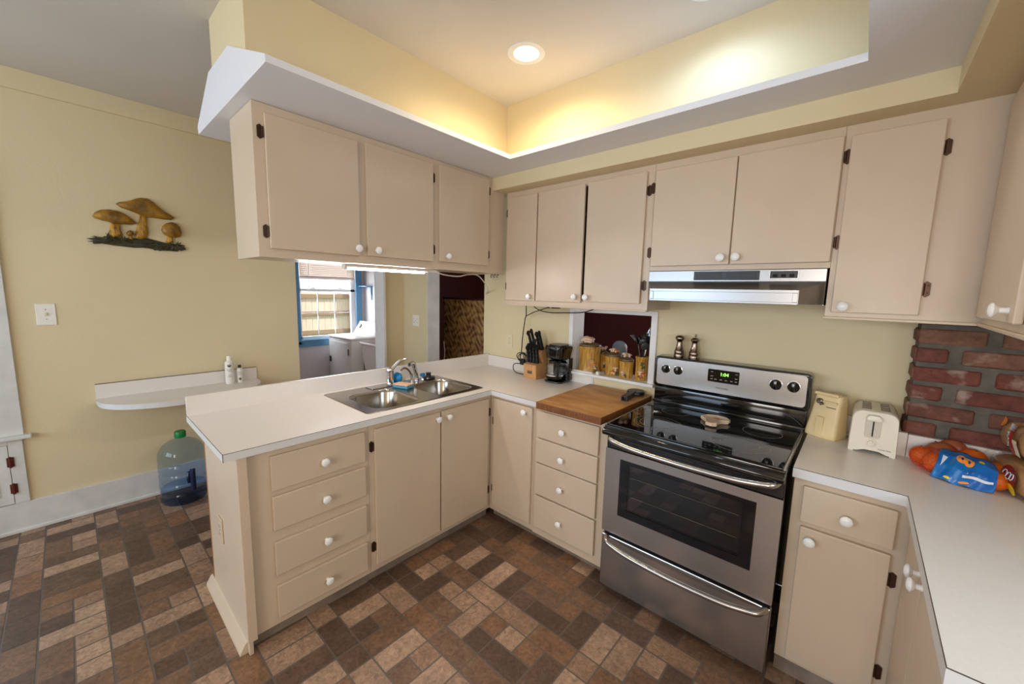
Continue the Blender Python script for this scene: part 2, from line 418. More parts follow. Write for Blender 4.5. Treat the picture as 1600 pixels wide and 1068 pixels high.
# dropped soffit around the light tray
bm = BM()
prism(bm, [(-0.87, 2.335), (-0.885, 2.375), (-0.6, 2.546), (-0.276, 2.543), (0.155, 2.362), (0.158, 2.335)], -1.94, 0.02, 'xz')
prism(bm, [(-0.672, 2.335), (-0.672, 2.362), (-0.44, 2.46), (0.02, 2.46), (0.02, 2.335)], 0.158, 2.62, 'yz')
prism(bm, [(1.722, 2.335), (1.722, 2.362), (1.95, 2.46), (2.62, 2.46), (2.62, 2.335)], -3.3, -0.672, 'xz')
obj('ceiling_soffit', bm, SOFFIT, kind='structure')
bm = BM()
box(bm, -0.6, -0.1, -1.925, YW, 2.45, ZC); box(bm, -0.1, 2.62, -0.425, YW, 2.45, ZC); box(bm, 1.95, 2.62, -3.3, -0.425, 2.45, ZC)
obj('wall_bulkhead', bm, CREAM, kind='structure')
bm = BM()
box(bm, -0.2, 2.62, -0.45, YW, 2.252, 2.336); box(bm, 1.953, 2.62, -3.3, -0.45, 2.252, 2.336)
obj('trim_2', bm, CREAM, kind='structure')
# baseboard of the laundry-side wall
bm = BM(); box(bm, XL, XL+0.016, -5.2, -1.15, 0, 0.19, 0.003); box(bm, XL, XL+0.026, -5.2, -1.15, 0, 0.022, 0.004)
obj('baseboard_left', bm, OLDWHITE, kind='structure')
# door casings / jambs
bm = BM(); box(bm, -2.15, -1.968, -0.256, -0.232, 0, 2.03); box(bm, -2.15, -2.004, -1.088, -0.257, 2.02, 2.04); None
obj('trim_3', bm, WHITE, kind='structure')
bm = BM(); box(bm, -1.578, -1.566, 0.012, 0.16, 0, 2.03); box(bm, -1.575, -0.745, 0.012, 0.16, 2.02, 2.032)
obj('trim_4', bm, OLDWHITE, kind='structure')
# pass-through frame and ledge
bm = BM()
box(bm, 0.172, 0.205, 0.004, 0.16, 0.985, 1.462, 0.002); box(bm, 0.79, 0.83, 0.004, 0.16, 0.985, 1.462, 0.002); box(bm, 0.2052, 0.7898, 0.004, 0.16, 1.432, 1.462, 0.002)
box(bm, 0.158, 0.838, -0.022, 0.2, 0.976, 0.996, 0.003)
obj('trim_5', bm, WHITE, kind='structure')
bm = BM(); box(bm, 0.402, 0.845, 0.0, 0.022, 0.90, 0.976, 0.001); obj('trim_6', bm, CREAM, kind='structure')
bm = BM(); box(bm, 0.386, 0.402, -0.004, 0.02, 0.914, 0.976, 0.001); obj('trim_7', bm, OLDWHITE, kind='structure')
# brick chimney breast
def chimney():
    bm = BM(); lay = bm.faces.layers.float.new('tile_tone')
    X0, X1, Yf = 1.975, 2.62, -0.130
    box(bm, X0+0.004, X1, Yf+0.004, 0.02, 0.0, 2.3, mi=1)
    R = random.Random(4); h = 0.061; mo = 0.017; L = 0.19; j = 0.036
    z = 0.925; row = 0
    def brick(x0, x1, y0, y1, z0, z1):
        t = bmesh.new(); M = Matrix.Translation(((x0+x1)/2, (y0+y1)/2, (z0+z1)/2)) @ Matrix.Diagonal((x1-x0, y1-y0, z1-z0, 1))
        bmesh.ops.create_cube(t, size=1, matrix=M); bmesh.ops.bevel(t, geom=list(t.edges), offset=0.011, segments=3, profile=0.5, affect='EDGES')
        for v in t.verts: v.co += Vector((R.uniform(-.0015, .0015), R.uniform(-.002, .002), R.uniform(-.0015, .0015)))
        n0 = len(bm.faces); join(bm, t, 0); bm.faces.ensure_lookup_table(); tone = R.random()
        for f in bm.faces[n0:]: f[lay] = tone
    while z < 2.3:
        x = X0
        first = L*0.48 if row % 2 else L*0.98
        while x < X1-0.02:
            ln = first if x == X0 else L*R.uniform(0.95, 1.05)
            brick(x, min(x+ln, X1-0.001), Yf-0.006, Yf+0.1, z, z+h); x += ln+j
        brick(X0-0.006, X0+0.06, Yf+0.004, 0.015, z+0.001, z+h-0.001)
        z += h+mo; row += 1
    obj('wall_chimney', bm, [BRICK, MORTAR], kind='structure', smooth=True)
chimney()
# laundry room shell
bm = BM(); plate_holes(bm, -1.9, 0.75, 0, 2.6, [(-0.41, 0.365, 0.86, 2.05)], -3.92, -3.8, put_xw)
obj('wall_laundry_window', bm, LILAC, kind='structure')
bm = BM(); box(bm, -3.92, -2.135, 0.5, 0.6, 0, 2.6); box(bm, -3.92, -2.135, -2.0, -1.9, 0, 2.6); obj('wall_laundry', bm, LILAC, kind='structure')
bm = BM(); box(bm, -2.142, -2.137, 0.15, 0.5, 0, 2.6); box(bm, -2.142, -2.137, -0.25, 0.02, 0, 2.6); box(bm, -2.142, -2.137, -1.95, -1.085, 0, 2.6); obj('wall_laundry_kitchen', bm, LILAC, kind='structure')
bm = BM(); box(bm, -3.92, -2.136, -2.0, 0.8, -0.05, 0.0); obj('floor_laundry', bm, mat('laundry_vinyl', lin(170, 160, 150), 0.5), kind='structure')
bm = BM(); box(bm, -3.92, -2.136, -2.0, 0.8, 2.6, 2.65); obj('ceiling_laundry', bm, CEIL, kind='structure')
# maroon dining room shell
bm = BM(); plate_holes(bm, -3.0, 2.9, 0, 2.6, [(0.6, 1.8, 1.0, 2.2)], 2.9, 3.0, put_y); box(bm, -3.1, -3.0, 0.612, 3.0, 0, 2.6); box(bm, 2.9, 3.0, 0.152, 3.0, 0, 2.6)
box(bm, -2.134, -2.126, 0.153, 0.61, 0, 2.6); box(bm, -3.1, -2.126, 0.602, 0.612, 0, 2.6)
obj('wall_dining', bm, MAROON, kind='structure')
bm = BM(); box(bm, -3.1, 3.0, 0.152, 3.0, -0.05, 0); obj('floor_dining', bm, WOODO, kind='structure')
bm = BM(); box(bm, -3.1, 3.0, 0.152, 3.0, 2.6, 2.65); obj('ceiling_dining', bm, CEIL, kind='structure')
# ------------------------------------------------------------------ cabinets
class Side:
    """cabinet front: u runs along the wall, d is how far out from the face-frame plane"""
    def __init__(s, kind, plane): s.k = kind; s.p = plane
    def box(s, bm, u0, u1, z0, z1, d0, d1, bev=0.0, mi=0):
        if s.k == 'x+': box(bm, s.p+d0, s.p+d1, u0, u1, z0, z1, bev, mi=mi)
        elif s.k == 'x-': box(bm, s.p-d1, s.p-d0, u0, u1, z0, z1, bev, mi=mi)
        else: box(bm, u0, u1, s.p-d1, s.p-d0, z0, z1, bev, mi=mi)
    def pt(s, u, z, d):
        return Vector({'x+': (s.p+d, u, z), 'x-': (s.p-d, u, z), 'y-': (u, s.p-d, z)}[s.k])
    def axis(s): return {'x+': (1, 0, 0), 'x-': (-1, 0, 0), 'y-': (0, -1, 0)}[s.k]

def carcass(side, u0, u1, z0, z1, depth, holes, parent, m=None, back=True, toe=None, open_top=False):
    bm = BM(); B = side.box
    plate_holes(bm, u0, u1, z0, z1, holes, -0.019, 0.0, lambda b, a, c, v0, v1, d0, d1: B(b, a, c, v0, v1, d0, d1))
    B(bm, u0, u0+0.016, z0, z1, -depth, -0.019); B(bm, u1-0.016, u1, z0, z1, -depth, -0.019)
    B(bm, u0+0.016, u1-0.016, z0+0.004, z0+0.02, -depth, -0.019)
    if not open_top: B(bm, u0+0.016, u1-0.016, z1-0.018, z1, -depth, -0.019)
    B(bm, u0+0.016, u1-0.016, z0+0.02, z1-0.018, -depth, -depth+0.008)
    o = obj('carcass', bm, m or CAB, parent)
    if toe:
        bm = BM(); B(bm, u0, u1, 0.0, z0, -toe-0.016, -toe); obj('toe_kick', bm, TOE, parent)
    return o

def knob(side, u, z, d, parent, r=0.019):
    bm = BM()
    lathe(bm, [(0.0085, 0), (0.007, 0.006), (0.0075, 0.014), (r*0.8, 0.018), (r, 0.023), (r*0.98, 0.0265), (r*0.75, 0.0305), (r*0.4, 0.0325), (0, 0.033)], side.pt(u, z, d), side.axis(), 24)
    return obj('knob', bm, CER, parent, smooth=True)

def hinge(side, u, z, parent, flip=1, d=0.0):
    bm = BM(); P = lambda a, c, e: tuple(side.pt(u+a*flip, z+c, d+e))
    t = bmesh.new()
    poly = [(-0.011, -0.022), (0, -0.03), (0.011, -0.022), (0.011, 0.022), (0, 0.03), (-0.011, 0.022)]
    A = [t.verts.new(P(a, c, 0)) for a, c in poly]; Bv = [t.verts.new(P(a, c, 0.0035)) for a, c in poly]
    t.faces.new(A); t.faces.new(Bv)
    for i in range(6): t.faces.new([A[i], A[(i+1) % 6], Bv[(i+1) % 6], Bv[i]])
    join(bm, t)
    lathe(bm, [(0.0, -0.022), (0.0045, -0.021), (0.0045, 0.021), (0.0, 0.022)], side.pt(u+0.008*flip, z, d+0.006), (0, 0, 1), 10)
    for c in (-0.014, 0.014): lathe(bm, [(0.003, 0), (0.0025, 0.0015), (0, 0.002)], side.pt(u-0.004*flip, z+c, d+0.0035), side.axis(), 8)
    return obj('hinge', bm, BRONZE, parent, smooth=True)

def front(name, side, u0, u1, z0, z1, parent, knobs=(), hinges=(), th=0.018, m=None, skew=0.0):
    bm = BM(); side.box(bm, u0, u1, z0, z1, 0.0005, th, 0.0035)
    o = obj(name, bm, m or CAB, parent)
    for u, z in knobs: knob(side, u, z, th, o)
    for u, z, fl in hinges: hinge(side, u, z, o, fl, 0.001)
    return o

IN = 0.014
TOE = mat('worn_toe_kick_paint', lin(138, 124, 110), 0.5, var=0.3, vscale=12)
def hole(u0, u1, z0, z1): return (u0+IN, u1-IN, z0+IN, z1-IN)

PX = Side('x+', -0.030)      # peninsula, facing the room
SY = Side('y-', -0.605)      # stove run base units
# peninsula drawer unit with end panel
t = thing('drawer_cabinet', 'beige four-drawer base cabinet closing the free end of the peninsula', 'cabinet', (-0.3, -1.78, 0))
dz = [(0.694, 0.850), (0.512, 0.668), (0.302, 0.459), (0.098, 0.252)]
carcass(PX, -2.045, -1.497, 0.062, 0.880, 0.56, [hole(-1.943, -1.521, a, b) for a, b in dz], t, toe=0.03)
for a, b in dz: front('drawer', PX, -1.944, -1.520, a, b, t, knobs=[(-1.727, (a+b)/2-0.008)])
bm = BM(); box(bm, -0.592, -0.012, -2.062, -2.046, 0.0, 0.880, 0.002); box(bm, -0.034, -0.006, -2.066, -2.030, 0.062, 0.880, 0.002); obj('end_panel', bm, CAB, t)
bm = BM(); prism(bm, [(-2.062, 0.0), (-2.092, 0.0), (-2.090, 0.010), (-2.070, 0.046), (-2.062, 0.050)], -0.640, -0.036, 'yz'); obj('base_moulding', bm, CAB, t)
bm = BM(); box(bm, -0.612, -0.592, -2.062, -1.497, 0.0, 0.880); o = obj('back_panel', bm, WOODO, t); o['label'] = 'orange-brown wood back panel'
# sink base
t = thing('sink_cabinet', 'beige two-door base cabinet under the steel sink', 'cabinet', (-0.3, -1.05, 0))
carcass(PX, -1.496, -0.606, 0.062, 0.880, 0.56, [hole(-1.467, -1.046, 0.096, 0.85), hole(-1.036, -0.632, 0.092, 0.854)], t, toe=0.03, open_top=True)
front('door', PX, -1.468, -1.047, 0.096, 0.850, t, knobs=[(-1.072, 0.814)], hinges=[(-1.480, 0.757, 1), (-1.480, 0.203, 1)])
front('door', PX, -1.036, -0.640, 0.092, 0.854, t, knobs=[(-0.993, 0.813)], hinges=[(-0.625, 0.757, -1), (-0.625, 0.203, -1)])
bm = BM(); box(bm, -0.612, -0.592, -1.496, 0.0, 0.0, 0.880); o = obj('back_panel', bm, WOODO, t)
# corner unit + drawers under the butcher block
t = thing('corner_cabinet', 'narrow beige one-door base cabinet in the inside corner of the counter', 'cabinet', (0.15, -0.3, 0))
carcass(SY, -0.029, 0.356, 0.062, 0.880, 0.58, [hole(0.010, 0.340, 0.105, 0.86)], t, toe=0.045)
front('door', SY, 0.010, 0.340, 0.103, 0.861, t, knobs=[(0.288, 0.826)], hinges=[(0.002, 0.70, 1), (0.002, 0.22, 1)])
t = thing('drawer_cabinet', 'beige four-drawer base cabinet under the butcher block', 'cabinet', (0.6, -0.3, 0))
dz = [(0.694, 0.857), (0.534, 0.684), (0.328, 0.528), (0.108, 0.318)]
carcass(SY, 0.357, 0.852, 0.055, 0.884, 0.58, [hole(0.380, 0.799, a, b) for a, b in dz], t, toe=0.045)
for (a, b), kz in zip(dz, (0.770, 0.604, 0.422, 0.210)): front('drawer', SY, 0.380, 0.800, a, b, t, knobs=[(0.575, kz)])
bm = BM(); box(bm, 0.8525, 0.862, -0.60, -0.02, 0.0, 0.884); o = obj('side_panel', bm, WOODO, t); o['label'] = 'bare brown wood side panel'
# base unit beside the stove
t = thing('base_cabinet', 'beige base cabinet with one drawer over one door beside the stove', 'cabinet', (1.8, -0.3, 0))
carcass(SY, 1.656, 1.990, 0.088, 0.875, 0.45, [hole(1.688, 1.953, 0.70, 0.845), hole(1.692, 1.953, 0.107, 0.68)], t, toe=0.03)
front('drawer', SY, 1.688, 1.953, 0.701, 0.845, t, knobs=[(1.823, 0.764)])
front('door', SY, 1.692, 1.951, 0.107, 0.681, t, knobs=[(1.726, 0.637)], hinges=[(1.962, 0.587, -1), (1.962, 0.223, -1)])
# right run
RX = Side('x-', 2.003)
t = thing('base_cabinet', 'beige two-door base cabinet under the long white counter by the brick', 'cabinet', (2.3, -1.0, 0))
carcass(RX, -1.46, -0.607, 0.088, 0.875, 0.58, [hole(-0.962, -0.632, 0.107, 0.80), hole(-1.40, -0.968, 0.107, 0.80)], t, toe=0.05)
front('door', RX, -0.963, -0.632, 0.107, 0.845, t, knobs=[(-0.927, 0.800)], hinges=[(-0.625, 0.72, -1), (-0.625, 0.22, -1)])
front('door', RX, -1.40, -0.968, 0.107, 0.845, t, knobs=[(-1.004, 0.803)], hinges=[(-1.41, 0.72, 1), (-1.41, 0.22, 1)])

# peninsula wall cabinet
PU = Side('x+', -0.200)
t = thing('wall_cabinet', 'beige three-door hanging cabinet over the peninsula sink', 'cabinet', (-0.36, -1.1, 1.69))
H = [(-1.846, -1.431, 1.730, 2.294), (-1.391, -0.965, 1.735, 2.302), (-0.918, -0.497, 1.740, 2.312)]
carcass(PU, -1.888, -0.330, 1.692, 2.333, 0.32, [hole(*h) for h in H], t)
front('door', PU, *H[0], t, knobs=[(-1.449, 1.766)], hinges=[(-1.862, 2.215, 1), (-1.858, 1.803, 1)])
front('door', PU, *H[1], t, knobs=[(-1.340, 1.766)], hinges=[(-0.955, 2.226, -1), (-0.955, 1.809, -1)])
front('door', PU, *H[2], t, knobs=[(-0.865, 1.774)], hinges=[(-0.486, 2.242, -1), (-0.486, 1.818, -1)])
# stove wall cabinets
SU = Side('y-', -0.330)
t = thing('wall_cabinet', 'beige three-door wall cabinet over the coffee maker and canisters', 'cabinet', (0.37, -0.15, 1.47))
H = [(-0.150, 0.112, 1.506, 2.215), (0.122, 0.476, 1.508, 2.217), (0.496, 0.857, 1.514, 2.220)]
carcass(SU, -0.172, 0.896, 1.478, 2.252, 0.345, [hole(*h) for h in H[:1]]+[(0.136, 0.843, 1.522, 2.206)], t)
front('door', SU, *H[0], t, knobs=[(0.071, 1.536)], hinges=[(-0.158, 2.115, 1), (-0.158, 1.606, 1)])
front('door', SU, *H[1], t, knobs=[(0.437, 1.542)], hinges=[(0.117, 2.115, 1), (0.117, 1.608, 1)])
front('door', SU, *H[2], t, knobs=[(0.520, 1.542)], hinges=[(0.870, 2.121, -1), (0.872, 1.615, -1)])
bm = BM(); SU.box(bm, -0.176, 0.896, 1.470, 1.481, -0.03, 0.010, 0.003); obj('bottom_moulding', bm, CAB, t)
t = thing('wall_cabinet', 'beige two-door wall cabinet above the steel range hood', 'cabinet', (1.28, -0.15, 1.7))
H = [(0.905, 1.288, 1.718, 2.213), (1.293, 1.680, 1.718, 2.214)]
carcass(SU, 0.897, 1.670, 1.694, 2.252, 0.345, [hole(*h) for h in H], t)
front('door', SU, *H[0], t, knobs=[(1.254, 1.750)], hinges=[(0.890, 2.130, 1), (0.890, 1.793, 1)])
front('door', SU, H[1][0], 1.668, *H[1][2:], t, knobs=[(1.319, 1.751)], hinges=[(1.684, 2.133, -1), (1.684, 1.797, -1)])
t = thing('wall_cabinet', 'tall beige one-door wall cabinet with blank side panel beside the range hood', 'cabinet', (1.9, -0.15, 1.49))
carcass(SU, 1.671, 2.40, 1.490, 2.252, 0.18, [hole(1.692, 1.950, 1.511, 2.208)], t)
bm = BM(); SU.box(bm, 1.671, 1.687, 1.49, 2.252, -0.35, -0.018); obj('side_panel', bm, CAB, t)
front('door', SU, 1.690, 1.949, 1.511, 2.209, t, knobs=[(1.727, 1.536)], hinges=[(1.958, 2.112, -1), (1.959, 1.609, -1)])
bm = BM(); SU.box(bm, 1.664, 2.104, 1.482, 1.493, -0.03, 0.010, 0.003); obj('bottom_moulding', bm, CAB, t)
# right run wall cabinet, slightly out of square like the photo's
t = thing('wall_cabinet', 'beige wall cabinet turning the corner over the brick and bread', 'cabinet', (2.104, -0.352, 1.484), -0.044)
RU = Side('x-', 0.0)
def local(fn, *a, **k): pass
bm = BM(); plate_holes(bm, -0.78, 0.0, 0.008, 0.768, [(-0.6, -0.05, 0.06, 0.72)], 0, 0, lambda b, a, c, v0, v1, d0, d1: box(b, 0.0, 0.019, a, c, v0, v1))
box(bm, 0.019, 0.32, -0.78, 0.0, 0.008, 0.024); box(bm, 0.019, 0.32, -0.78, 0.0, 0.75, 0.768); box(bm, 0.3, 0.32, -0.78, 0.0, 0.02, 0.75); box(bm, 0.019, 0.32, -0.78, -0.764, 0.024, 0.75)
obj('carcass', bm, CAB, t, world=False)
bm = BM(); box(bm, -0.018, -0.0005, -0.62, -0.022, 0.030, 0.736, 0.0035); d = obj('door', bm, CAB, t, world=False)
def local_part(name, bm, m, parent, smooth=False): return obj(name, bm, m, parent, smooth=smooth, world=False)
bm = BM(); lathe(bm, [(0.0085, 0), (0.007, 0.006), (0.0075, 0.016), (0.015, 0.022), (0.019, 0.026), (0.018, 0.030), (0.012, 0.034), (0, 0.036)], (-0.018, -0.56, 0.062), (-1, 0, 0), 24); local_part('knob', bm, CER, d, True)
for z in (0.628, 0.115):
    bm = BM(); box(bm, -0.012, 0.001, -0.024, -0.012, z-0.03, z+0.03, 0.003); local_part('hinge', bm, BRONZE, d)
bm = BM(); box(bm, -0.010, 0.03, -0.78, 0.0, -0.002, 0.010, 0.003); local_part('bottom_moulding', bm, CAB, t)

# ------------------------------------------------------------------ counters
SINK = (-0.628, -0.072, -1.470, -0.620)      # x0,x1,y0,y1
t = thing('countertop', 'white laminate countertop of the peninsula turning the corner to the butcher block', 'countertop', (-0.3, -0.9, 0.88))
bm = BM()
plate_holes(bm, -0.682, 0.0, -2.109, 0.0, [(SINK[0]+0.02, SINK[1]-0.02, SINK[2]+0.02, SINK[3]-0.02)], 0.8815, 0.914, lambda b, u0, u1, v0, v1, d0, d1: box(b, u0, u1, v0, v1, d0, d1))
box(bm, 0.0, 0.384, -0.635, 0.0, 0.8815, 0.914); obj('worktop', bm, LAM, t)
bm = BM(); box(bm, -0.0005, 0.0012, -2.1095, -0.635, 0.8815, 0.9125); box(bm, -0.682, 0.0005, -2.1105, -2.109, 0.8815, 0.9125); box(bm, 0.0, 0.384, -0.6365, -0.635, 0.8815, 0.9125); obj('edge_banding', bm, LAMEDGE, t)
bm = BM(); box(bm, -0.0005, 0.0012, -2.1105, -0.635, 0.9125, 0.9142); box(bm, -0.682, 0.0012, -2.1105, -2.109, 0.9125, 0.9142); box(bm, 0.0, 0.384, -0.6365, -0.635, 0.9125, 0.9142); box(bm, -0.0012, 0.0014, -2.1108, -2.1085, 0.8815, 0.9135); obj('edge_seam', bm, SEAM, t)
bm = BM(); box(bm, -0.684, -0.662, -2.109, 0.018, 0.9135, 1.014, 0.0012); box(bm, -0.662, 0.386, -0.002, 0.018, 0.9135, 1.006, 0.0012); obj('backsplash', bm, LAM, t)
o = obj('butcher_block', (lambda b: (prism(b, [(0.408, -0.675), (0.832, -0.668), (0.838, -0.032), (0.388, -0.028)], 0.886, 0.928, 'xy', bev=0.003), b.normal_update(), [setattr(f, 'material_index', 1) for f in b.faces if abs(f.normal.z) < 0.5], b)[-1])(BM()), [WOODB, WOODE])
tag(o, 'maple butcher block set into the counter beside the stove', 'butcher block')
t = thing('countertop', 'white laminate countertop running under the toaster and bread by the brick', 'countertop', (2.0, -0.5, 0.875))
bm = BM(); prism(bm, [(1.650, -0.635), (1.968, -0.635), (1.968, -1.465), (2.615, -1.465), (2.615, -0.14), (1.966, -0.14), (1.966, 0.018), (1.650, 0.018)], 0.876, 0.914, 'xy'); obj('worktop', bm, LAM, t)
bm = BM(); box(bm, 1.650, 1.9685, -0.6365, -0.635, 0.876, 0.9125); box(bm, 1.9665, 1.968, -1.4665, -0.635, 0.876, 0.9125); box(bm, 1.968, 2.62, -1.4665, -1.465, 0.876, 0.9125); obj('edge_banding', bm, LAMEDGE, t)
bm = BM(); box(bm, 1.650, 1.968, -0.6368, -0.635, 0.9125, 0.9142); box(bm, 1.9664, 1.968, -1.4668, -0.635, 0.9125, 0.9142); box(bm, 1.968, 2.62, -1.4668, -1.465, 0.9125, 0.9142); obj('edge_seam', bm, SEAM, t)
bm = BM(); box(bm, 1.655, 1.94, -0.002, 0.018, 0.9135, 1.012, 0.001); box(bm, 1.94, 1.9845, -0.162, -0.1395, 0.9135, 1.014, 0.001); box(bm, 1.94, 1.9655, -0.1395, 0.018, 0.9135, 1.014); box(bm, 1.9865, 2.615, -0.162, -0.138, 0.9135, 1.010, 0.001); obj('backsplash', bm, LAM, t)
bm = BM(); box(bm, 1.9842, 1.9868, -0.161, -0.14, 0.9135, 1.012); obj('joint_strip', bm, SEAM, t)
# ------------------------------------------------------------------ sink
def superrect(cx, cy, w, h, r, n=7): return rrect(cx, cy, w, h, r, n)
t = thing('sink', 'double-bowl stainless steel sink set into the peninsula counter', 'sink', (-0.35, -1.05, 0.914))
bowls = [(-0.296, -1.247, 0.385, 0.310), (-0.296, -0.818, 0.365, 0.320)]
def sink_deck():
    bm = BM(); x0, x1, y0, y1 = SINK
    out = superrect((x0+x1)/2, (y0+y1)/2, x1-x0, y1-y0, 0.03)
    vo = [bm.verts.new((a, b, 0.9145)) for a, b in out]; vi = [bm.verts.new((a*1+0, b, 0.9175)) for a, b in superrect((x0+x1)/2, (y0+y1)/2, x1-x0-0.016, y1-y0-0.016, 0.026)]
    n = len(vo); edges = []
    for i in range(n): bm.faces.new([vo[i], vo[(i+1) % n], vi[(i+1) % n], vi[i]])
    loops = [vi]
    for cx, cy, w, h in bowls:
        loops.append([bm.verts.new((a, b, 0.9175)) for a, b in superrect(cx, cy, w, h, 0.085)])
    es = []
    for L in loops:
        for i in range(len(L)):
            e = bm.edges.get((L[i], L[(i+1) % len(L)])) or bm.edges.new((L[i], L[(i+1) % len(L)])); es.append(e)
    bmesh.ops.triangle_fill(bm, use_beauty=True, edges=es)
    return obj('deck', bm, SINKS, t)
sink_deck()
for cx, cy, w, h in bowls:
    bm = BM(); prev = None
    for k, (ins, z) in enumerate([(0.0, 0.9175), (0.003, 0.9135), (0.008, 0.90), (0.018, 0.80), (0.030, 0.762), (0.055, 0.750), (0.12, 0.747)]):
        ring = [bm.verts.new((a, b, z)) for a, b in superrect(cx, cy, w-2*ins, h-2*ins, max(0.085-ins*0.4, 0.03))]
        if prev:
            for i in range(len(ring)): bm.faces.new([prev[i], prev[(i+1) % len(ring)], ring[(i+1) % len(ring)], ring[i]])
        prev = ring
    bm.faces.new(prev)
    b = obj('bowl', bm, SINKS, t, smooth=True)
    bm = BM(); lathe(bm, [(0.045, 0.0), (0.042, 0.003), (0.03, 0.001), (0.028, -0.004), (0, -0.004)], (cx, cy, 0.748), (0, 0, 1), 24); obj('drain', bm, CHROME, b, smooth=True)
    
# faucet at the back of the deck
t = thing('faucet', 'chrome single-lever faucet at the back of the sink', 'faucet', (-0.558, -1.046, 0.9175))
bm = BM(); lathe(bm, [(0.034, 0), (0.034, 0.006), (0.026, 0.012), (0.0245, 0.02), (0.024, 0.088), (0.027, 0.092), (0.027, 0.112), (0.022, 0.122), (0, 0.126)], (-0.558, -1.046, 0.9175), (0, 0, 1), 28); obj('body', bm, CHROME, t, smooth=True)
bm = BM(); box(bm, -0.605, -0.520, -1.20, -1.005, 0.9176, 0.924, 0.003); obj('deck_plate', bm, CHROME, t)
bm = BM(); tube(bm, [(-0.545, -1.036, 1.03), (-0.535, -1.015, 1.055), (-0.515, -0.985, 1.088), (-0.49, -0.955, 1.098)], lambda s: 0.0145-0.004*s, 10, flat=0.75); obj('lever', bm, CHROME, t, smooth=True)
t = thing('filter_tap', 'small dark bent drinking-water tap behind the sink bowls', 'tap', (-0.575, -0.862, 0.9175))
bm = BM(); lathe(bm, [(0.017, 0), (0.017, 0.004), (0.010, 0.008), (0.009, 0.035), (0.011, 0.038), (0.011, 0.046), (0, 0.05)], (-0.575, -0.862, 0.9175), (0, 0, 1), 18); obj('base', bm, CHROME, t, smooth=True)
bm = BM(); tube(bm, [(-0.575, -0.862, 0.95), (-0.578, -0.878, 0.985), (-0.582, -0.905, 1.012), (-0.584, -0.932, 1.012), (-0.584, -0.945, 0.998)], 0.0065, 10); obj('spout', bm, PEWTER, t, smooth=True)
t = thing('side_sprayer', 'chrome pull-out sprayer standing beside the black sink stopper', 'sprayer', (-0.57, -0.825, 0.9175))
bm = BM(); lathe(bm, [(0.022, 0), (0.022, 0.004), (0.016, 0.010), (0.016, 0.026), (0.012, 0.03), (0, 0.03)], (-0.57, -0.825, 0.9175), (0, 0, 1), 20); obj('holder', bm, CHROME, t, smooth=True)
bm = BM(); tube(bm, [(-0.57, -0.825, 0.945), (-0.572, -0.832, 0.985), (-0.575, -0.842, 1.025), (-0.570, -0.862, 1.046), (-0.552, -0.898, 1.040)], lambda s: 0.0125+0.004*math.sin(s*3.1), 12); obj('handle', bm, CHROME, t, smooth=True)
t = thing('water_valve', 'small chrome valve with a bright blue knob beside the black sink stopper', 'valve', (-0.545, -0.79, 0.9175))
bm = BM(); lathe(bm, [(0.014, 0), (0.012, 0.012), (0.006, 0.016), (0.006, 0.028)], (-0.545, -0.79, 0.9175), (0, 0, 1), 16); obj('collar', bm, CHROME, t, smooth=True)
bm = BM(); lathe(bm, [(0.016, 0.026), (0.0175, 0.03), (0.0175, 0.044), (0.014, 0.048), (0, 0.049)], (-0.545, -0.79, 0.9175), (0, 0, 1), 18); obj('valve_knob', bm, mat('blue_plastic', lin(10, 110, 170), 0.3), t, smooth=True)
t = thing('sink_stopper', 'black rubber sink stopper on the far corner of the sink', 'stopper', (-0.56, -0.728, 0.9175))
bm = BM(); lathe(bm, [(0.048, 0), (0.05, 0.006), (0.045, 0.013), (0.022, 0.017), (0.018, 0.022), (0.018, 0.036), (0.02, 0.038), (0.018, 0.043), (0, 0.044)], (-0.56, -0.728, 0.9175), (0, 0, 1), 26); obj('plug', bm, BLACKP, t, smooth=True)
t = thing('sponge', 'tan sponge with blue scrubbing layer between the sink bowls', 'sponge', (-0.44, -1.02, 0.918), 0.35)
SPB = mat('blue_scour_foam', lin(84, 156, 182), 0.85, bump=0.5, bscale=220, var=0.1, vscale=120); SPT = mat('tan_sponge', lin(214, 178, 150), 0.9, bump=0.6, bscale=160, var=0.15, vscale=90)
bm = BM(); box(bm, -0.06, 0.06, -0.038, 0.038, 0.0, 0.018, 0.005); obj('scrub_layer', bm, SPB, t, world=False)
bm = BM(); box(bm, -0.06, 0.06, -0.038, 0.038, 0.0182, 0.028, 0.004); obj('foam_layer', bm, SPT, t, world=False)
t = thing('dish_brush', 'round white dish brush with blue collar leaning behind the sponge', 'brush', (-0.575, -0.955, 0.9175), 0)
bm = BM(); lathe(bm, [(0.0, 0), (0.034, 0.001), (0.036, 0.01), (0.03, 0.016)], (-0.004, -0.012, 0.036), (0.25, -0.93, 0.2), 22); lathe(bm, [(0.036, 0), (0.038, 0.006), (0.03, 0.02), (0.012, 0.028), (0, 0.03)], (-0.001, -0.024, 0.039), (0.25, -0.93, 0.2), 22); obj('collar', bm, mat('blue_brush_plastic', lin(16, 128, 190), 0.35), t, world=False, smooth=True)
bm = BM(); lathe(bm, [(0.033, 0), (0.036, -0.012), (0.035, -0.03), (0.028, -0.04), (0, -0.042)], (-0.004, -0.010, 0.036), (0.25, -0.93, 0.2), 22); obj('bristles', bm, mat('white_bristles', lin(228, 220, 200), 0.8, bump=0.6, bscale=300), t, world=False, smooth=True)

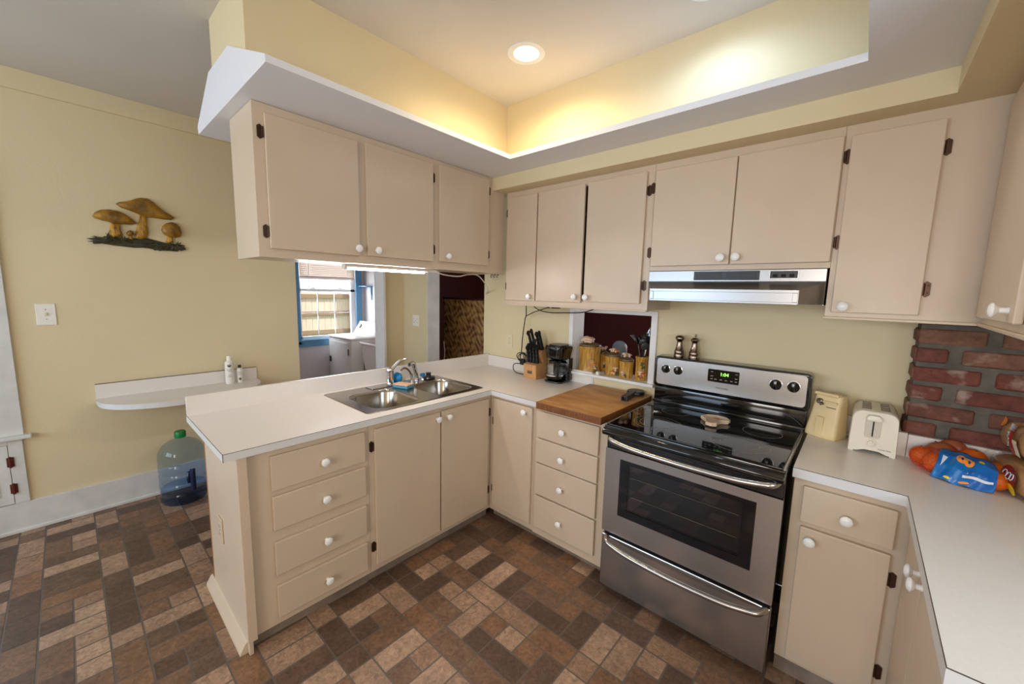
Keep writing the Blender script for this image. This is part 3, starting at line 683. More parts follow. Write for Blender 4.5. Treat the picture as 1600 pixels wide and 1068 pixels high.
# ------------------------------------------------------------------ range hood
t = thing('range_hood', 'stainless steel range hood above the stove', 'range hood', (1.28, -0.2, 1.536))
bm = BM(); box(bm, 0.899, 1.664, -0.338, 0.018, 1.637, 1.692, 0.002); obj('upper_housing', bm, HOODS, t)
bm = BM()
a = [(0.899, -0.338, 1.637), (1.664, -0.338, 1.637), (1.590, -0.49, 1.597), (0.972, -0.49, 1.597)]
b = [(0.899, -0.338, 1.54), (1.664, -0.338, 1.54), (1.590, -0.49, 1.54), (0.972, -0.49, 1.54)]
va = [bm.verts.new(p) for p in a]; vb = [bm.verts.new(p) for p in b]
bm.faces.new(va)
for i in (1, 2, 3): bm.faces.new([va[i], va[(i+1) % 4], vb[(i+1) % 4], vb[i]])
box(bm, 0.899, 0.903, -0.338, 0.018, 1.538, 1.637); box(bm, 1.660, 1.664, -0.338, 0.018, 1.538, 1.637)
obj('canopy', bm, HOODS, t)
bm = BM(); box(bm, 0.974, 1.588, -0.4935, -0.489, 1.585, 1.598, 0.001); box(bm, 0.974, 1.588, -0.4935, -0.489, 1.538, 1.547, 0.001); box(bm, 0.974, 0.992, -0.4935, -0.489, 1.547, 1.585, 0.001); box(bm, 1.570, 1.588, -0.4935, -0.489, 1.547, 1.585, 0.001); obj('visor_frame', bm, HOODS, t)
bm = BM(); box(bm, 0.905, 1.658, -0.33, 0.01, 1.552, 1.556); prism(bm, [(0.91, -0.335), (1.655, -0.335), (1.58, -0.483), (0.98, -0.483)], 1.552, 1.556, 'xy'); obj('filter_panel', bm, mat('hood_filter_mesh', lin(120, 118, 114), 0.45, metal=0.9, bump=0.4, bscale=300), t)
bm = BM(); box(bm, 1.133, 1.420, -0.3415, -0.337, 1.644, 1.687, 0.001); o = obj('vent_grille', bm, BLACKP, t)
for i in range(3):
    for x0, x1 in ((1.145, 1.262), (1.282, 1.408)):
        bm = BM(); box(bm, x0, x1, -0.3445, -0.3412, 1.651+i*0.011, 1.656+i*0.011, 0.0008); obj('louver', bm, DARKP, o)
bm = BM(); box(bm, 1.457, 1.568, -0.340, -0.337, 1.648, 1.688, 0.001); o = obj('switch_plate', bm, STEEL, t)
bm = BM(); box(bm, 1.461, 1.564, -0.3415, -0.3395, 1.652, 1.684, 0.001); obj('switch_panel', bm, BLACKP, o)
for x in (1.482, 1.512, 1.543):
    bm = BM(); box(bm, x-0.009, x+0.009, -0.3465, -0.341, 1.657, 1.670, 0.002); obj('rocker_switch', bm, BLACKG, o)

# ------------------------------------------------------------------ stove
VENTP = mat('vent_grey_plastic', lin(74, 74, 80), 0.35)
t = thing('stove', 'freestanding stainless electric stove with black glass cooktop', 'stove', (1.254, -0.34, 0))
X0, X1 = 0.874, 1.636
bm = BM(); box(bm, X0+0.006, X1-0.006, -0.655, -0.012, 0.028, 0.905, 0.004); obj('body', bm, BLACKG, t)
def sheet(x0, x1, y0, y1, z0, z1, r, m, name, parent):
    bm = BM(); prism(bm, rrect((x0+x1)/2, (z0+z1)/2, x1-x0, z1-z0, r), y0, y1, 'xz', bev=0.002); return obj(name, bm, m, parent)
# storage drawer
bm = BM(); box(bm, X0+0.006, X1, -0.684, -0.656, 0.03, 0.322, 0.005); d = obj('storage_drawer', bm, STEELX, t)
def bar_handle(name, parent, z, droop, y0, yo, r, m):
    bm = BM()
    pts = [(0.910, y0, z), (0.925, yo+0.006, z-0.006-droop*0.25), (0.96, yo, z-0.014-droop*0.55), (1.06, yo-0.008, z-0.02-droop), (1.255, yo-0.012, z-0.022-droop*1.25), (1.45, yo-0.008, z-0.02-droop), (1.55, yo, z-0.014-droop*0.55), (1.60, yo+0.006, z-0.006-droop*0.25), (1.618, y0, z)]
    tube(bm, pts, r, 12, smooth=6); return obj(name, bm, m, parent, smooth=True)
bar_handle('drawer_handle', d, 0.316, 0.012, -0.682, -0.722, 0.0125, STEELX)
# oven door
bm = BM()
plate_holes(bm, X0+0.004, X1, 0.340, 0.788, [(0.960, 1.550, 0.450, 0.747)], -0.684, -0.656, lambda b, u0, u1, v0, v1, d0, d1: box(b, u0, u1, d0, d1, v0, v1))
d = obj('oven_door', bm, STEELX, t)
bm = BM(); plate_holes(bm, 0.960, 1.550, 0.450, 0.747, [(1.006, 1.503, 0.490, 0.728)], -0.6855, -0.66, lambda b, u0, u1, v0, v1, d0, d1: box(b, u0, u1, d0, d1, v0, v1)); obj('window_border', bm, BLACKGL, d)
bm = BM(); box(bm, 1.004, 1.505, -0.683, -0.679, 0.488, 0.730); obj('window_glass', bm, OVENG, d)
bm = BM(); box(bm, X0+0.004, X1, -0.676, -0.656, 0.788, 0.872, 0.004); o = obj('vent_trim', bm, BLACKG, d)
for z in (0.806, 0.818, 0.830):
    for a, b in ((1.01, 1.055), (1.075, 1.15), (1.17, 1.30), (1.32, 1.45), (1.465, 1.53)):
        bm = BM(); box(bm, a, b, -0.6785, -0.675, z, z+0.005, 0.001); obj('vent_slat', bm, VENTP, o)
bar_handle('door_handle', d, 0.862, 0.004, -0.676, -0.735, 0.0135, STEELX)
# oven cavity and racks seen through the window
bm = BM()
for q in ((0.99, 1.52, -0.655, -0.15, 0.46, 0.465), (0.99, 1.52, -0.655, -0.15, 0.74, 0.745), (0.99, 0.995, -0.655, -0.15, 0.46, 0.745), (1.515, 1.52, -0.655, -0.15, 0.46, 0.745), (0.99, 1.52, -0.155, -0.15, 0.46, 0.745)): box(bm, *q)
box(bm, 0.99, 1.52, -0.6565, -0.6545, 0.455, 0.745)
obj('oven_cavity', bm, mat('oven_enamel', lin(40, 38, 38), 0.4), t)
for z in (0.660, 0.560):
    bm = BM(); tube(bm, [(1.02, -0.668, z), (1.49, -0.668, z)], 0.0022, 6, smooth=0)
    obj('oven_rack', bm, mat('rack_wire', lin(210, 200, 170), 0.25, metal=1.0), t)
# cooktop
bm = BM(); prism(bm, [(-0.70, 0.902), (-0.722, 0.905), (-0.735, 0.884), (-0.728, 0.868), (-0.70, 0.862), (-0.66, 0.862), (-0.66, 0.902)][::-1], X0, X1, 'yz', bev=0.005); box(bm, X0, X1, -0.705, -0.06, 0.895, 0.912, 0.004)
obj('cooktop_frame', bm, BLACKG, t, smooth=True)
bm = BM(); box(bm, X0+0.012, X1-0.012, -0.69, -0.10, 0.911, 0.917, 0.002); g = obj('cooktop_glass', bm, BLACKGL, t)
bm = BM(); box(bm, X1-0.011, X1-0.002, -0.70, -0.085, 0.911, 0.919, 0.002); obj('side_trim', bm, STEEL, t)
bm = BM(); box(bm, X0+0.002, X0+0.011, -0.70, -0.085, 0.911, 0.919, 0.002); obj('side_trim', bm, STEEL, t)
def ring(cx, cy, r, nm='burner_ring'):
    bm = BM(); n = 56
    A = [bm.verts.new((cx+(r)*math.cos(2*math.pi*k/n), cy+r*math.sin(2*math.pi*k/n), 0.9174)) for k in range(n)]
    B = [bm.verts.new((cx+(r-0.0022)*math.cos(2*math.pi*k/n), cy+(r-0.0022)*math.sin(2*math.pi*k/n), 0.9174)) for k in range(n)]
    for k in range(n): bm.faces.new([A[k], A[(k+1) % n], B[(k+1) % n], B[k]])
    obj(nm, bm, GREYLINE, g)
for c in ((1.063, -0.505, 0.085), (1.063, -0.505, 0.115), (1.063, -0.225, 0.078), (1.44, -0.52, 0.118), (1.44, -0.52, 0.078), (1.485, -0.27, 0.083)): ring(*c)
# backguard
bm = BM(); prism(bm, rrect(1.255, 1.105, 0.776, 0.19, 0.022), -0.088, -0.004, 'xz', bev=0.006); bg = obj('backguard', bm, BLACKG, t, smooth=True)
bm = BM(); box(bm, X0, X1, -0.082, -0.01, 0.905, 1.03, 0.004); box(bm, X0, X1, -0.10, -0.08, 0.908, 0.934, 0.005); obj('riser', bm, BLACKG, t, smooth=True)
bm = BM(); prism(bm, rrect(1.255, 1.109, 0.742, 0.160, 0.018), -0.0915, -0.086, 'xz', bev=0.001); cp = obj('control_panel', bm, STEELX, t)
sheet(1.174, 1.331, -0.0935, -0.091, 1.092, 1.163, 0.006, BLACKGL, 'display_panel', cp)
M = basis((1.258, -0.0938, 1.138), (1, 0, 0), (0, 0, 1)); text_mesh('clock_digits', '1:04', 0.026, GREEN7, M, cp)
for i, x in enumerate((1.195, 1.215, 1.243, 1.268, 1.295, 1.317)):
    for z in (1.106, 1.122, 1.146):
        if (z > 1.12 and i not in (0, 5)): continue
        bm = BM(); box(bm, x-0.006, x+0.006, -0.0942, -0.0932, z, z+0.004); obj('button', bm, GREYLINE, cp)
text_mesh('brand_lettering', 'FRIGIDAIRE', 0.0125, mat('panel_print', lin(60, 60, 62), 0.5), basis((1.25, -0.0917, 1.060), (1, 0, 0), (0, 0, 1)), cp)
for x, rr in ((0.938, 0.024), (1.010, 0.024), (1.497, 0.026), (1.572, 0.026)):
    bm = BM(); lathe(bm, [(rr, 0), (rr, 0.008), (rr*0.93, 0.012), (rr*0.9, 0.012), (0, 0.012)], (x, -0.0915, 1.127), (0, -1, 0), 28); box(bm, x-0.0075, x+0.0075, -0.121, -0.102, 1.127-rr*0.85, 1.127+rr*0.85, 0.003)
    k = obj('control_knob', bm, BLACKG, cp, smooth=True)
    bm = BM(); lathe(bm, [(rr+0.002, 0), (rr+0.002, 0.002), (rr, 0.003)], (x, -0.0915, 1.127), (0, -1, 0), 28); obj('knob_ring', bm, CHROME, k, smooth=True)
    bm = BM(); box(bm, x-0.001, x+0.001, -0.1215, -0.1205, 1.13, 1.127+rr*0.8); obj('pointer', bm, GREYLINE, k)
    bm = BM()
    for q in range(9):
        a = math.radians(-40+q*32.5); box(bm, x+(rr+0.010)*math.cos(a)-0.001, x+(rr+0.010)*math.cos(a)+0.001, -0.0921, -0.0914, 1.127+(rr+0.010)*math.sin(a)-0.001, 1.127+(rr+0.010)*math.sin(a)+0.001)
    obj('dial_marks', bm, DARKP, cp)
for x in (0.90, 1.60):
    for y in (-0.62, -0.1):
        bm = BM(); lathe(bm, [(0.018, 0), (0.018, 0.02), (0.01, 0.03), (0, 0.03)], (x, y, 0), (0, 0, 1), 16); obj('foot', bm, BLACKP, t)
# ------------------------------------------------------------------ lamps
def can_light(i, x, y, glow, color, power, label):
    t = thing('recessed_light', label, 'ceiling light', (x, y, ZC))
    bm = BM(); lathe(bm, [(0.064, 0.004), (0.066, -0.003), (0.096, -0.003), (0.097, 0.0), (0.090, 0.001)], (x, y, ZC), (0, 0, 1), 40, caps=False); obj('trim_ring', bm, WHITE, t, smooth=True)
    bm = BM(); n = 40
    lathe(bm, [(0.064, 0.0), (0.060, 0.03), (0.050, 0.10), (0.0, 0.10)], (x, y, ZC), (0, 0, 1), n, caps=False); obj('baffle', bm, WHITE, t, smooth=True)
    bm = BM(); lathe(bm, [(0.0, 0.012), (0.03, 0.018), (0.045, 0.035), (0.045, 0.06), (0.02, 0.095), (0, 0.095)], (x, y, ZC), (0, 0, 1), 24); obj('bulb', bm, glow, t, smooth=True)
    d = bpy.data.lights.new('bulb_light_%d' % i, 'SPOT'); d.energy = power; d.color = color; d.shadow_soft_size = 0.05; d.spot_size = math.radians(165); d.spot_blend = 0.6
    o = bpy.data.objects.new('bulb_light', d); COL.objects.link(o); o.location = (0, 0, -0.03); o.parent = t
can_light(0, *CANS[0], GLOW, (1.0, 0.77, 0.46), 21, 'recessed ceiling can light glowing warm in the corner of the tray')
can_light(1, *CANS[1], GLOWC, (0.46, 0.68, 1.0), 8.3, 'recessed ceiling can light glowing cool white over the stove')
t = thing('under_cabinet_light', 'thin white fluorescent strip light glowing under the peninsula wall cabinet', 'light', (-0.3, -1.2, 1.66))
bm = BM(); box(bm, -0.318, -0.282, -1.470, -0.86, 1.676, 1.692, 0.003); obj('housing', bm, WHITEP, t)
bm = BM(); lathe(bm, [(0.0, 0), (0.008, 0.001), (0.008, 0.500), (0, 0.501)], (-0.300, -1.452, 1.672), (0, 1, 0), 14); obj('tube', bm, TUBE, t, smooth=True)
bm = BM(); box(bm, -0.314, -0.286, -1.470, -1.452, 1.662, 1.678, 0.002); obj('end_socket', bm, WHITEP, t)
o = obj('lamp_cable', (lambda b: (tube(b, [(-0.30, -0.86, 1.684), (-0.32, -0.78, 1.668), (-0.36, -0.62, 1.664), (-0.41, -0.48, 1.684), (-0.47, -0.33, 1.686), (-0.53, -0.20, 1.64), (-0.62, -0.06, 1.575), (-0.725, 0.012, 1.545)], 0.0042, 8), b)[-1])(BM()), WHITEP, smooth=True)
tag(o, 'white electric cord looping from the under-cabinet light to the doorway wall', 'cord')

# ------------------------------------------------------------------ left wall: plaque, switch, shelf, jug, cupboard
def relief(poly, x0, depth, m, name, parent, levels=((1, 0), (1.0, .35), (0.9, .68), (0.66, .9), (0.35, 1.0))):
    bm = BM(); cy = sum(p[0] for p in poly)/len(poly); cz = sum(p[1] for p in poly)/len(poly)
    prev = None
    for s, h in levels:
        ringv = [bm.verts.new((x0+depth*h, cy+(y-cy)*s, cz+(z-cz)*s)) for y, z in poly]
        if prev:
            for i in range(len(poly)): bm.faces.new([prev[i], prev[(i+1) % len(poly)], ringv[(i+1) % len(poly)], ringv[i]])
        else: bm.faces.new(ringv)
        prev = ringv
    bm.faces.new(prev)
    return obj(name, bm, m, parent, smooth=True)
MUSH = mat('antique_gold_paint', lin(214, 160, 46), 0.35, var=0.6, vscale=22, stretch=(1, 3, 1), bump=0.6, bscale=60, var2=lin(110, 72, 16))
MUSHC = mat('dark_gold_cap_paint', lin(176, 128, 36), 0.36, var=0.5, vscale=16, bump=0.5, bscale=50, var2=lin(96, 66, 18))
GRASS = mat('dark_green_bronze_paint', lin(64, 62, 38), 0.45, var=0.5, vscale=30, bump=0.4, bscale=80)
t = thing('wall_plaque', 'golden mushroom wall plaque with dark grass hanging on the cream wall', 'wall plaque', (XL, -2.08, 1.80))
caps = [
 [(-2.308,1.99),(-2.295,2.016),(-2.269,2.035),(-2.231,2.045),(-2.19,2.042),(-2.152,2.026),(-2.121,2.001),(-2.097,1.973),(-2.13,1.96),(-2.177,1.957),(-2.222,1.962),(-2.265,1.969),(-2.298,1.979)],
 [(-2.193,2.087),(-2.176,2.102),(-2.139,2.112),(-2.112,2.126),(-2.087,2.142),(-2.063,2.15),(-2.031,2.15),(-2.001,2.13),(-1.971,2.098),(-1.94,2.071),(-1.893,2.043),(-1.913,2.023),(-1.958,2.021),(-2.005,2.023),(-2.051,2.023),(-2.091,2.04),(-2.13,2.054),(-2.169,2.067)],
 [(-1.972,1.944),(-1.965,1.973),(-1.941,1.997),(-1.914,2.008),(-1.888,2.003),(-1.867,1.977),(-1.86,1.939),(-1.867,1.911),(-1.895,1.901),(-1.936,1.903),(-1.961,1.917)],
 [(-2.157,1.897),(-2.15,1.914),(-2.136,1.923),(-2.122,1.916),(-2.116,1.898),(-2.129,1.885),(-2.149,1.885)]]
stems = [
 [(-2.225,1.96),(-2.183,1.959),(-2.18,1.912),(-2.172,1.887),(-2.203,1.865),(-2.223,1.861),(-2.247,1.88),(-2.233,1.914)],
 [(-2.077,2.048),(-2.046,2.04),(-2.045,1.976),(-2.042,1.921),(-2.053,1.882),(-2.079,1.866),(-2.106,1.872),(-2.113,1.898),(-2.097,1.95),(-2.084,1.998)],
 [(-1.938,1.905),(-1.914,1.904),(-1.913,1.879),(-1.907,1.866),(-1.932,1.856),(-1.952,1.866)],
 [(-2.144,1.888),(-2.127,1.888),(-2.124,1.861),(-2.149,1.858)]]
for p in stems: relief(p, XL+0.004, 0.022, MUSH, 'mushroom_stem', t)
for p in caps: relief(p, XL+0.006, 0.034, MUSHC, 'mushroom_cap', t)
R = random.Random(3)
bm = BM()
for k in range(80):
    y = -2.30+0.44*R.random(); z = 1.818+R.uniform(0, 0.03)+0.012*math.sin((y+2.3)*14); a = R.choice([0.25, 2.9])+R.uniform(-.6, .6) if R.random() < 0.8 else R.uniform(0.9, 2.2)
    l = R.uniform(0.045, 0.08)*(0.85 if math.sin(a) > 0.7 else 1); y = min(max(y, -2.285), -1.885)
    dy, dz_ = l*math.cos(a), l*math.sin(a)*0.9
    x = XL+0.010+R.random()*0.012; tube(bm, [(x-0.004, y-dy*0.5, z-dz_*0.25), (x+0.006, y, z), (x, y+dy*0.8, z+dz_*0.8)], lambda s: 0.0085*(1-s)*(0.5+s)*1.4+0.0006, 5, smooth=3)
relief([(-2.315,1.838),(-2.26,1.868),(-2.15,1.868),(-2.05,1.88),(-1.96,1.858),(-1.85,1.852),(-1.90,1.832),(-2.04,1.815),(-2.12,1.806),(-2.22,1.812),(-2.29,1.822)], XL+0.001, 0.016, GRASS, 'grass_base', t)
obj('grass_blades', bm, GRASS, t, smooth=True)

def plate(name, label, cat, side, u, z, w, h, m, kind):
    p = side.pt(u, z, 0); t = thing(name, label, cat, p)
    bm = BM(); side.box(bm, u-w/2, u+w/2, z-h/2, z+h/2, 0.0, 0.006, 0.002); obj('cover_plate', bm, m, t)
    if kind == 'toggle':
        bm = BM(); side.box(bm, u-0.006, u+0.006, z-0.012, z+0.012, 0.006, 0.0075); side.box(bm, u-0.004, u+0.004, z-0.002, z+0.010, 0.0075, 0.017, 0.001); obj('toggle', bm, IVORYP, t)
    else:
        us = [u] if kind == 'duplex' else [u-w*0.24, u+w*0.24]
        for uu in us:
            for zz in (z+0.02, z-0.02):
                bm = BM(); side.box(bm, uu-0.016, uu+0.016, zz-0.013, zz+0.013, 0.005, 0.0075, 0.002); r = obj('receptacle', bm, m, t)
                bm = BM(); side.box(bm, uu-0.007, uu-0.005, zz-0.006, zz+0.006, 0.0073, 0.008); side.box(bm, uu+0.005, uu+0.007, zz-0.006, zz+0.006, 0.0073, 0.008); obj('slots', bm, BLACKP, r)
    for zz in ((z-0.03, z+0.03) if kind == 'toggle' else (z,)):
        bm = BM(); lathe(bm, [(0.0032, 0.006), (0.0026, 0.0072), (0, 0.0075)], side.pt(u, zz, 0), side.axis(), 10); obj('screw', bm, PEWTER, t)
    return t
WL = Side('x+', XL); WB = Side('y-', YW)
plate('light_switch', 'white toggle light switch plate on the cream wall below the mushroom plaque', 'switch', WL, -2.554, 1.357, 0.082, 0.132, WHITEP, 'toggle')
plate('wall_outlet', 'white double outlet plate on the cream wall between the two doorways', 'outlet', WB, -1.787, 1.236, 0.115, 0.115, WHITEP, 'quad')
plate('wall_outlet', 'ivory outlet plate on the wall beside the knife block', 'outlet', WB, -0.432, 1.152, 0.072, 0.118, IVORYP, 'duplex')
plate('end_panel_outlet', 'beige painted outlet plate low on the free end of the peninsula', 'outlet', Side('y-', -2.0625), -0.362, 0.425, 0.074, 0.118, CAB, 'duplex')
t = thing('hook_rail', 'small row of three metal cup hooks on the wall under the corner of the cabinets', 'hooks', (-0.615, YW, 1.70))
for u in (-0.652, -0.617, -0.582):
    bm = BM(); tube(bm, [(u, YW, 1.708), (u, YW-0.014, 1.706), (u, YW-0.02, 1.695), (u, YW-0.012, 1.684), (u+0.001, YW-0.006, 1.688)], 0.0026, 6); lathe(bm, [(0.007, 0), (0.006, 0.003), (0, 0.004)], (u, YW, 1.708), (0, -1, 0), 12); obj('hook', bm, PEWTER, t, smooth=True)

# white wall shelf with rounded front
t = thing('wall_shelf', 'white laminate half-round shelf fixed to the cream wall', 'shelf', (XL, -1.9, 0.76))
n = 28; pts = [(XL+0.002, -2.381), (XL+0.03, -2.383)]
for k in range(n+1):
    a = math.pi*k/n; pts.append((XL+0.03+0.40*math.sin(a)**0.75, -1.9085-0.4725*math.cos(a)))
pts += [(XL+0.002, -1.436)]
bm = BM(); prism(bm, pts[::-1], 0.752, 0.785, 'xy'); obj('shelf_board', bm, LAM, t)
bm = BM()
for (a, b), (c, d) in zip(pts[1:], pts[2:]):
    dx, dy = c-a, d-b; l = math.hypot(dx, dy) or 1; nx, ny = dy/l*0.0012, -dx/l*0.0012
    q = [bm.verts.new(v) for v in ((a+nx, b+ny, 0.7515), (c+nx, d+ny, 0.7515), (c+nx, d+ny, 0.7835), (a+nx, b+ny, 0.7835))]; bm.faces.new(q)
obj('edge_banding', bm, LAMEDGE, t)
bm = BM(); box(bm, XL+0.001, XL+0.02, -2.381, -1.436, 0.785, 0.882, 0.001); obj('backsplash', bm, LAM, t)
bm = BM(); box(bm, XL+0.0005, XL+0.021, -2.3815, -1.4355, 0.882, 0.8835); obj('edge_seam', bm, SEAM, t)

def lotion(x, y, r, h, cap, m, label, rot, big):
    t = thing('bottle', label, 'bottle', (x, y, 0.785))
    bm = BM(); lathe(bm, [(r*0.9, 0), (r, 0.004), (r, h*0.74), (r*0.95, h*0.79), (r*0.5, h*0.83), (r*0.46, h*0.86)], (x, y, 0.785), (0, 0, 1), 26); o = obj('body', bm, WHITEP, t, smooth=True)
    bm = BM(); lathe(bm, [(r*0.52, h*0.84), (r*0.52, h*0.985), (r*0.46, h), (0, h)], (x, y, 0.785), (0, 0, 1), 22); obj('cap', bm, m, t, smooth=True)
    d = Vector((1.79-x, -2.46-y, 0)).normalized(); u = Vector((-d.y, d.x, 0)); BK = mat('bottle_print', lin(40, 42, 46), 0.5)
    for zz, s in (((0.66, 'crown'), (0.52, 1.0), (0.47, 0.7), (0.32, 0.5), (0.27, 0.9)) if big else ((0.62, 0.9), (0.54, 1.0), (0.46, 0.8), (0.22, 'crown'))):
        bm = BM(); o2 = Vector((x, y, 0.785+h*zz))
        def arc(a0, a1, z0, z1):
            prev = None
            for k in range(9):
                a = a0+(a1-a0)*k/8; p = o2+(d*math.cos(a)+u*math.sin(a))*(r+0.0004)
                v = (bm.verts.new(p+Vector((0, 0, z0))), bm.verts.new(p+Vector((0, 0, z1))))
                if prev: bm.faces.new([prev[0], v[0], v[1], prev[1]])
                prev = v
        if s == 'crown':
            for q in (-0.36, -0.12, 0.12, 0.36): arc(q-0.08, q+0.08, -0.002, 0.011 if abs(q) < 0.2 else 0.008)
            arc(-0.3, 0.3, -0.010, 0.0)
        else:
            for q in range(-3, 3): arc((q+0.1)*0.2*s, (q+0.8)*0.2*s, -0.0016, 0.0016)
        obj('printed_emblem' if s == 'crown' else 'printed_text', bm, BK, t)
lotion(-1.945, -1.640, 0.030, 0.222, None, WHITEP, 'tall white bottle with white cap and black printing on the wall shelf', 0, True)
lotion(-1.945, -1.571, 0.021, 0.142, None, BLACKP, 'short white bottle with black cap on the wall shelf', 0, False)

# five gallon water jug
t = thing('water_jug', 'clear blue plastic five-gallon water jug with green cap on the floor', 'water jug', (-1.79, -1.995, 0))
bm = BM(); prof = [(0.0, 0.008), (0.10, 0.004), (0.125, 0.012), (0.135, 0.03)]
z = 0.03
for zz in (0.10, 0.17, 0.24, 0.31): prof += [(0.136, zz-0.04), (0.136, zz-0.016), (0.130, zz-0.008), (0.130, zz-0.002), (0.136, zz+0.006)]
prof += [(0.136, 0.345), (0.130, 0.385), (0.108, 0.425), (0.07, 0.452), (0.034, 0.466), (0.028, 0.475), (0.028, 0.492)]
lathe(bm, prof, (-1.79, -1.995, 0), (0, 0, 1), 40); bmesh.ops.delete(bm, geom=[f for f in bm.faces if len(f.verts) > 4], context='FACES_ONLY')
j = obj('body', bm, BLUEG, t, smooth=True)
bm = BM(); lathe(bm, [(0.032, 0.474), (0.034, 0.48), (0.033, 0.515), (0.029, 0.520), (0, 0.520)], (-1.79, -1.995, 0), (0, 0, 1), 26); obj('cap', bm, mat('green_cap_plastic', lin(20, 130, 62), 0.4), t, smooth=True)
bm = BM(); d = Vector((1.79+1.79, -2.46+1.995, 0)).normalized(); u = Vector((-d.y, d.x, 0))
c = Vector((-1.79, -1.995, 0))+d*0.118+u*0.05
tube(bm, [c+d*0.022+Vector((0, 0, 0.27)), c+d*0.028+Vector((0, 0, 0.23)), c+d*0.028+Vector((0, 0, 0.16)), c+d*0.022+Vector((0, 0, 0.12))], 0.016, 12); tube(bm, [c+Vector((0, 0, 0.25))-u*0.02, c+d*0.02+Vector((0, 0, 0.21))-u*0.025, c+Vector((0, 0, 0.17))-u*0.02], 0.012, 8); obj('grip_handle', bm, mat('dark_blue_grip', lin(24, 34, 70), 0.3), t, smooth=True)
bm = BM(); lathe(bm, [(0.0, 0.012), (0.122, 0.013), (0.1295, 0.03), (0.1295, 0.115), (0.0, 0.115)], (-1.79, -1.995, 0), (0, 0, 1), 32); obj('water', bm, glass_mat('water_in_jug', (0.74, 0.84, 0.95), 0.0, 1.2), t, smooth=True)

# window and built-in cupboard at the frame edge
bm = BM(); box(bm, XL-0.004, XL+0.02, -2.835, -2.702, 0.6225, 2.149, 0.002); box(bm, XL-0.004, XL+0.02, -4.58, -4.45, 0.6225, 2.149, 0.002); box(bm, XL-0.004, XL+0.022, -4.58, -2.702, 2.15, 2.27, 0.002); box(bm, XL-0.07, XL-0.04, -4.45, -2.871, 1.38, 1.42); box(bm, XL-0.07, XL-0.04, -2.87, -2.83, 0.64, 2.15); box(bm, XL-0.07, XL-0.04, -4.45, -2.871, 0.64, 0.68)
obj('window_2', bm, OLDWHITE, kind='structure')
bm = BM(); box(bm, XL-0.11, XL+0.05, -4.62, -2.672, 0.60, 0.622, 0.004); obj('trim_8', bm, OLDWHITE, kind='structure')
bm = BM(); box(bm, XL-0.056, XL-0.053, -4.43, -2.865, 0.68, 2.14); obj('window_2_pane', bm, PANE, kind='structure')
t = thing('wall_cupboard', 'white painted built-in cupboard with dark hinges under the window sill', 'cupboard', (XL, -3.3, 0.19))
bm = BM(); WL.box(bm, -2.770, -2.712, 0.191, 0.60, 0.001, 0.018, 0.001); WL.box(bm, -4.5, -2.770, 0.57, 0.60, 0.001, 0.018, 0.001); obj('frame', bm, OLDWHITE, t)
bm = BM(); WL.box(bm, -3.30, -2.772, 0.195, 0.568, 0.001, 0.02, 0.002); WL.box(bm, -3.26, -2.82, 0.25, 0.51, 0.02, 0.023, 0.001); d = obj('door', bm, OLDWHITE, t)
RUST = mat('rusty_red_hinge', lin(96, 40, 32), 0.5, metal=0.3)
for z in (0.462, 0.292):
    bm = BM(); WL.box(bm, -2.782, -2.752, z-0.030, z+0.030, 0.019, 0.023, 0.002); lathe(bm, [(0, -0.036), (0.006, -0.034), (0.006, 0.034), (0, 0.036)], (XL+0.026, -2.768, z), (0, 0, 1), 10); obj('hinge', bm, RUST, d, smooth=True)
# ------------------------------------------------------------------ on the counter, sink side
t = thing('knife_block', 'slanted beech knife block on the counter beside the coffee maker', 'knife block', (-0.03, -0.12, 0.914))
# block: low front step and tall leaning back
bm = BM(); prism(bm, [(-0.165, 0.914), (-0.068, 0.914), (-0.082, 1.04), (-0.172, 1.022)], -0.112, 0.008, 'yz', bev=0.002); obj('front_step', bm, WOODL, t)
bm = BM(); prism(bm, [(-0.068, 0.914), (-0.03, 0.914), (-0.058, 1.155), (-0.118, 1.118), (-0.081, 1.04)], -0.112, 0.008, 'yz', bev=0.002); obj('back_block', bm, WOODL, t)
bm = BM(); box(bm, -0.074, -0.032, -0.1715, -0.1685, 0.953, 0.976); obj('logo_plate', bm, PEWTER, t)
kn = 0
def knife(x, y, z, l, lean, lab, side=0.0):
    d = Vector((side, -lean, 1)).normalized(); b = Vector((x, y, z))
    t = thing('kitchen_knife', lab, 'knife', (x, y, z), 0, 'knives in the block')
    bm = BM(); tube(bm, [b, b+d*l*0.3, b+d*l*0.7, b+d*(l*0.96)+Vector((0, -0.004, 0)), b+d*l+Vector((0, -0.007, 0))], lambda s: 0.0118+0.002*math.cos(s*6.28), 10, flat=1.3, up=(0, 1, 0)); h = obj('handle', bm, BLACKP, t, smooth=True)
    for k in (0.25, 0.5, 0.75):
        bm = BM(); lathe(bm, [(0.0025, 0), (0.002, 0.001), (0, 0.0012)], b+d*l*k+Vector((0.0, -0.0148, 0)), (0, -1, 0), 8); obj('rivet', bm, CHROME, h)
    bm = BM(); box(bm, b.x-0.001, b.x+0.001, b.y-0.012, b.y+0.012, b.z-0.016, b.z+0.003); obj('blade', bm, STEEL, t)
for i in range(4):
    knife(-0.098+i*0.030, -0.130-0.001*i, 1.036, 0.112+0.004*(i % 2), 0.10, 'short black steak knife handle standing in the low front step of the knife block', -0.03+0.01*i)
for i in range(3):
    knife(-0.112+i*0.034, -0.105, 1.06, 0.10, 0.1, 'black knife handle in the middle row of the knife block')
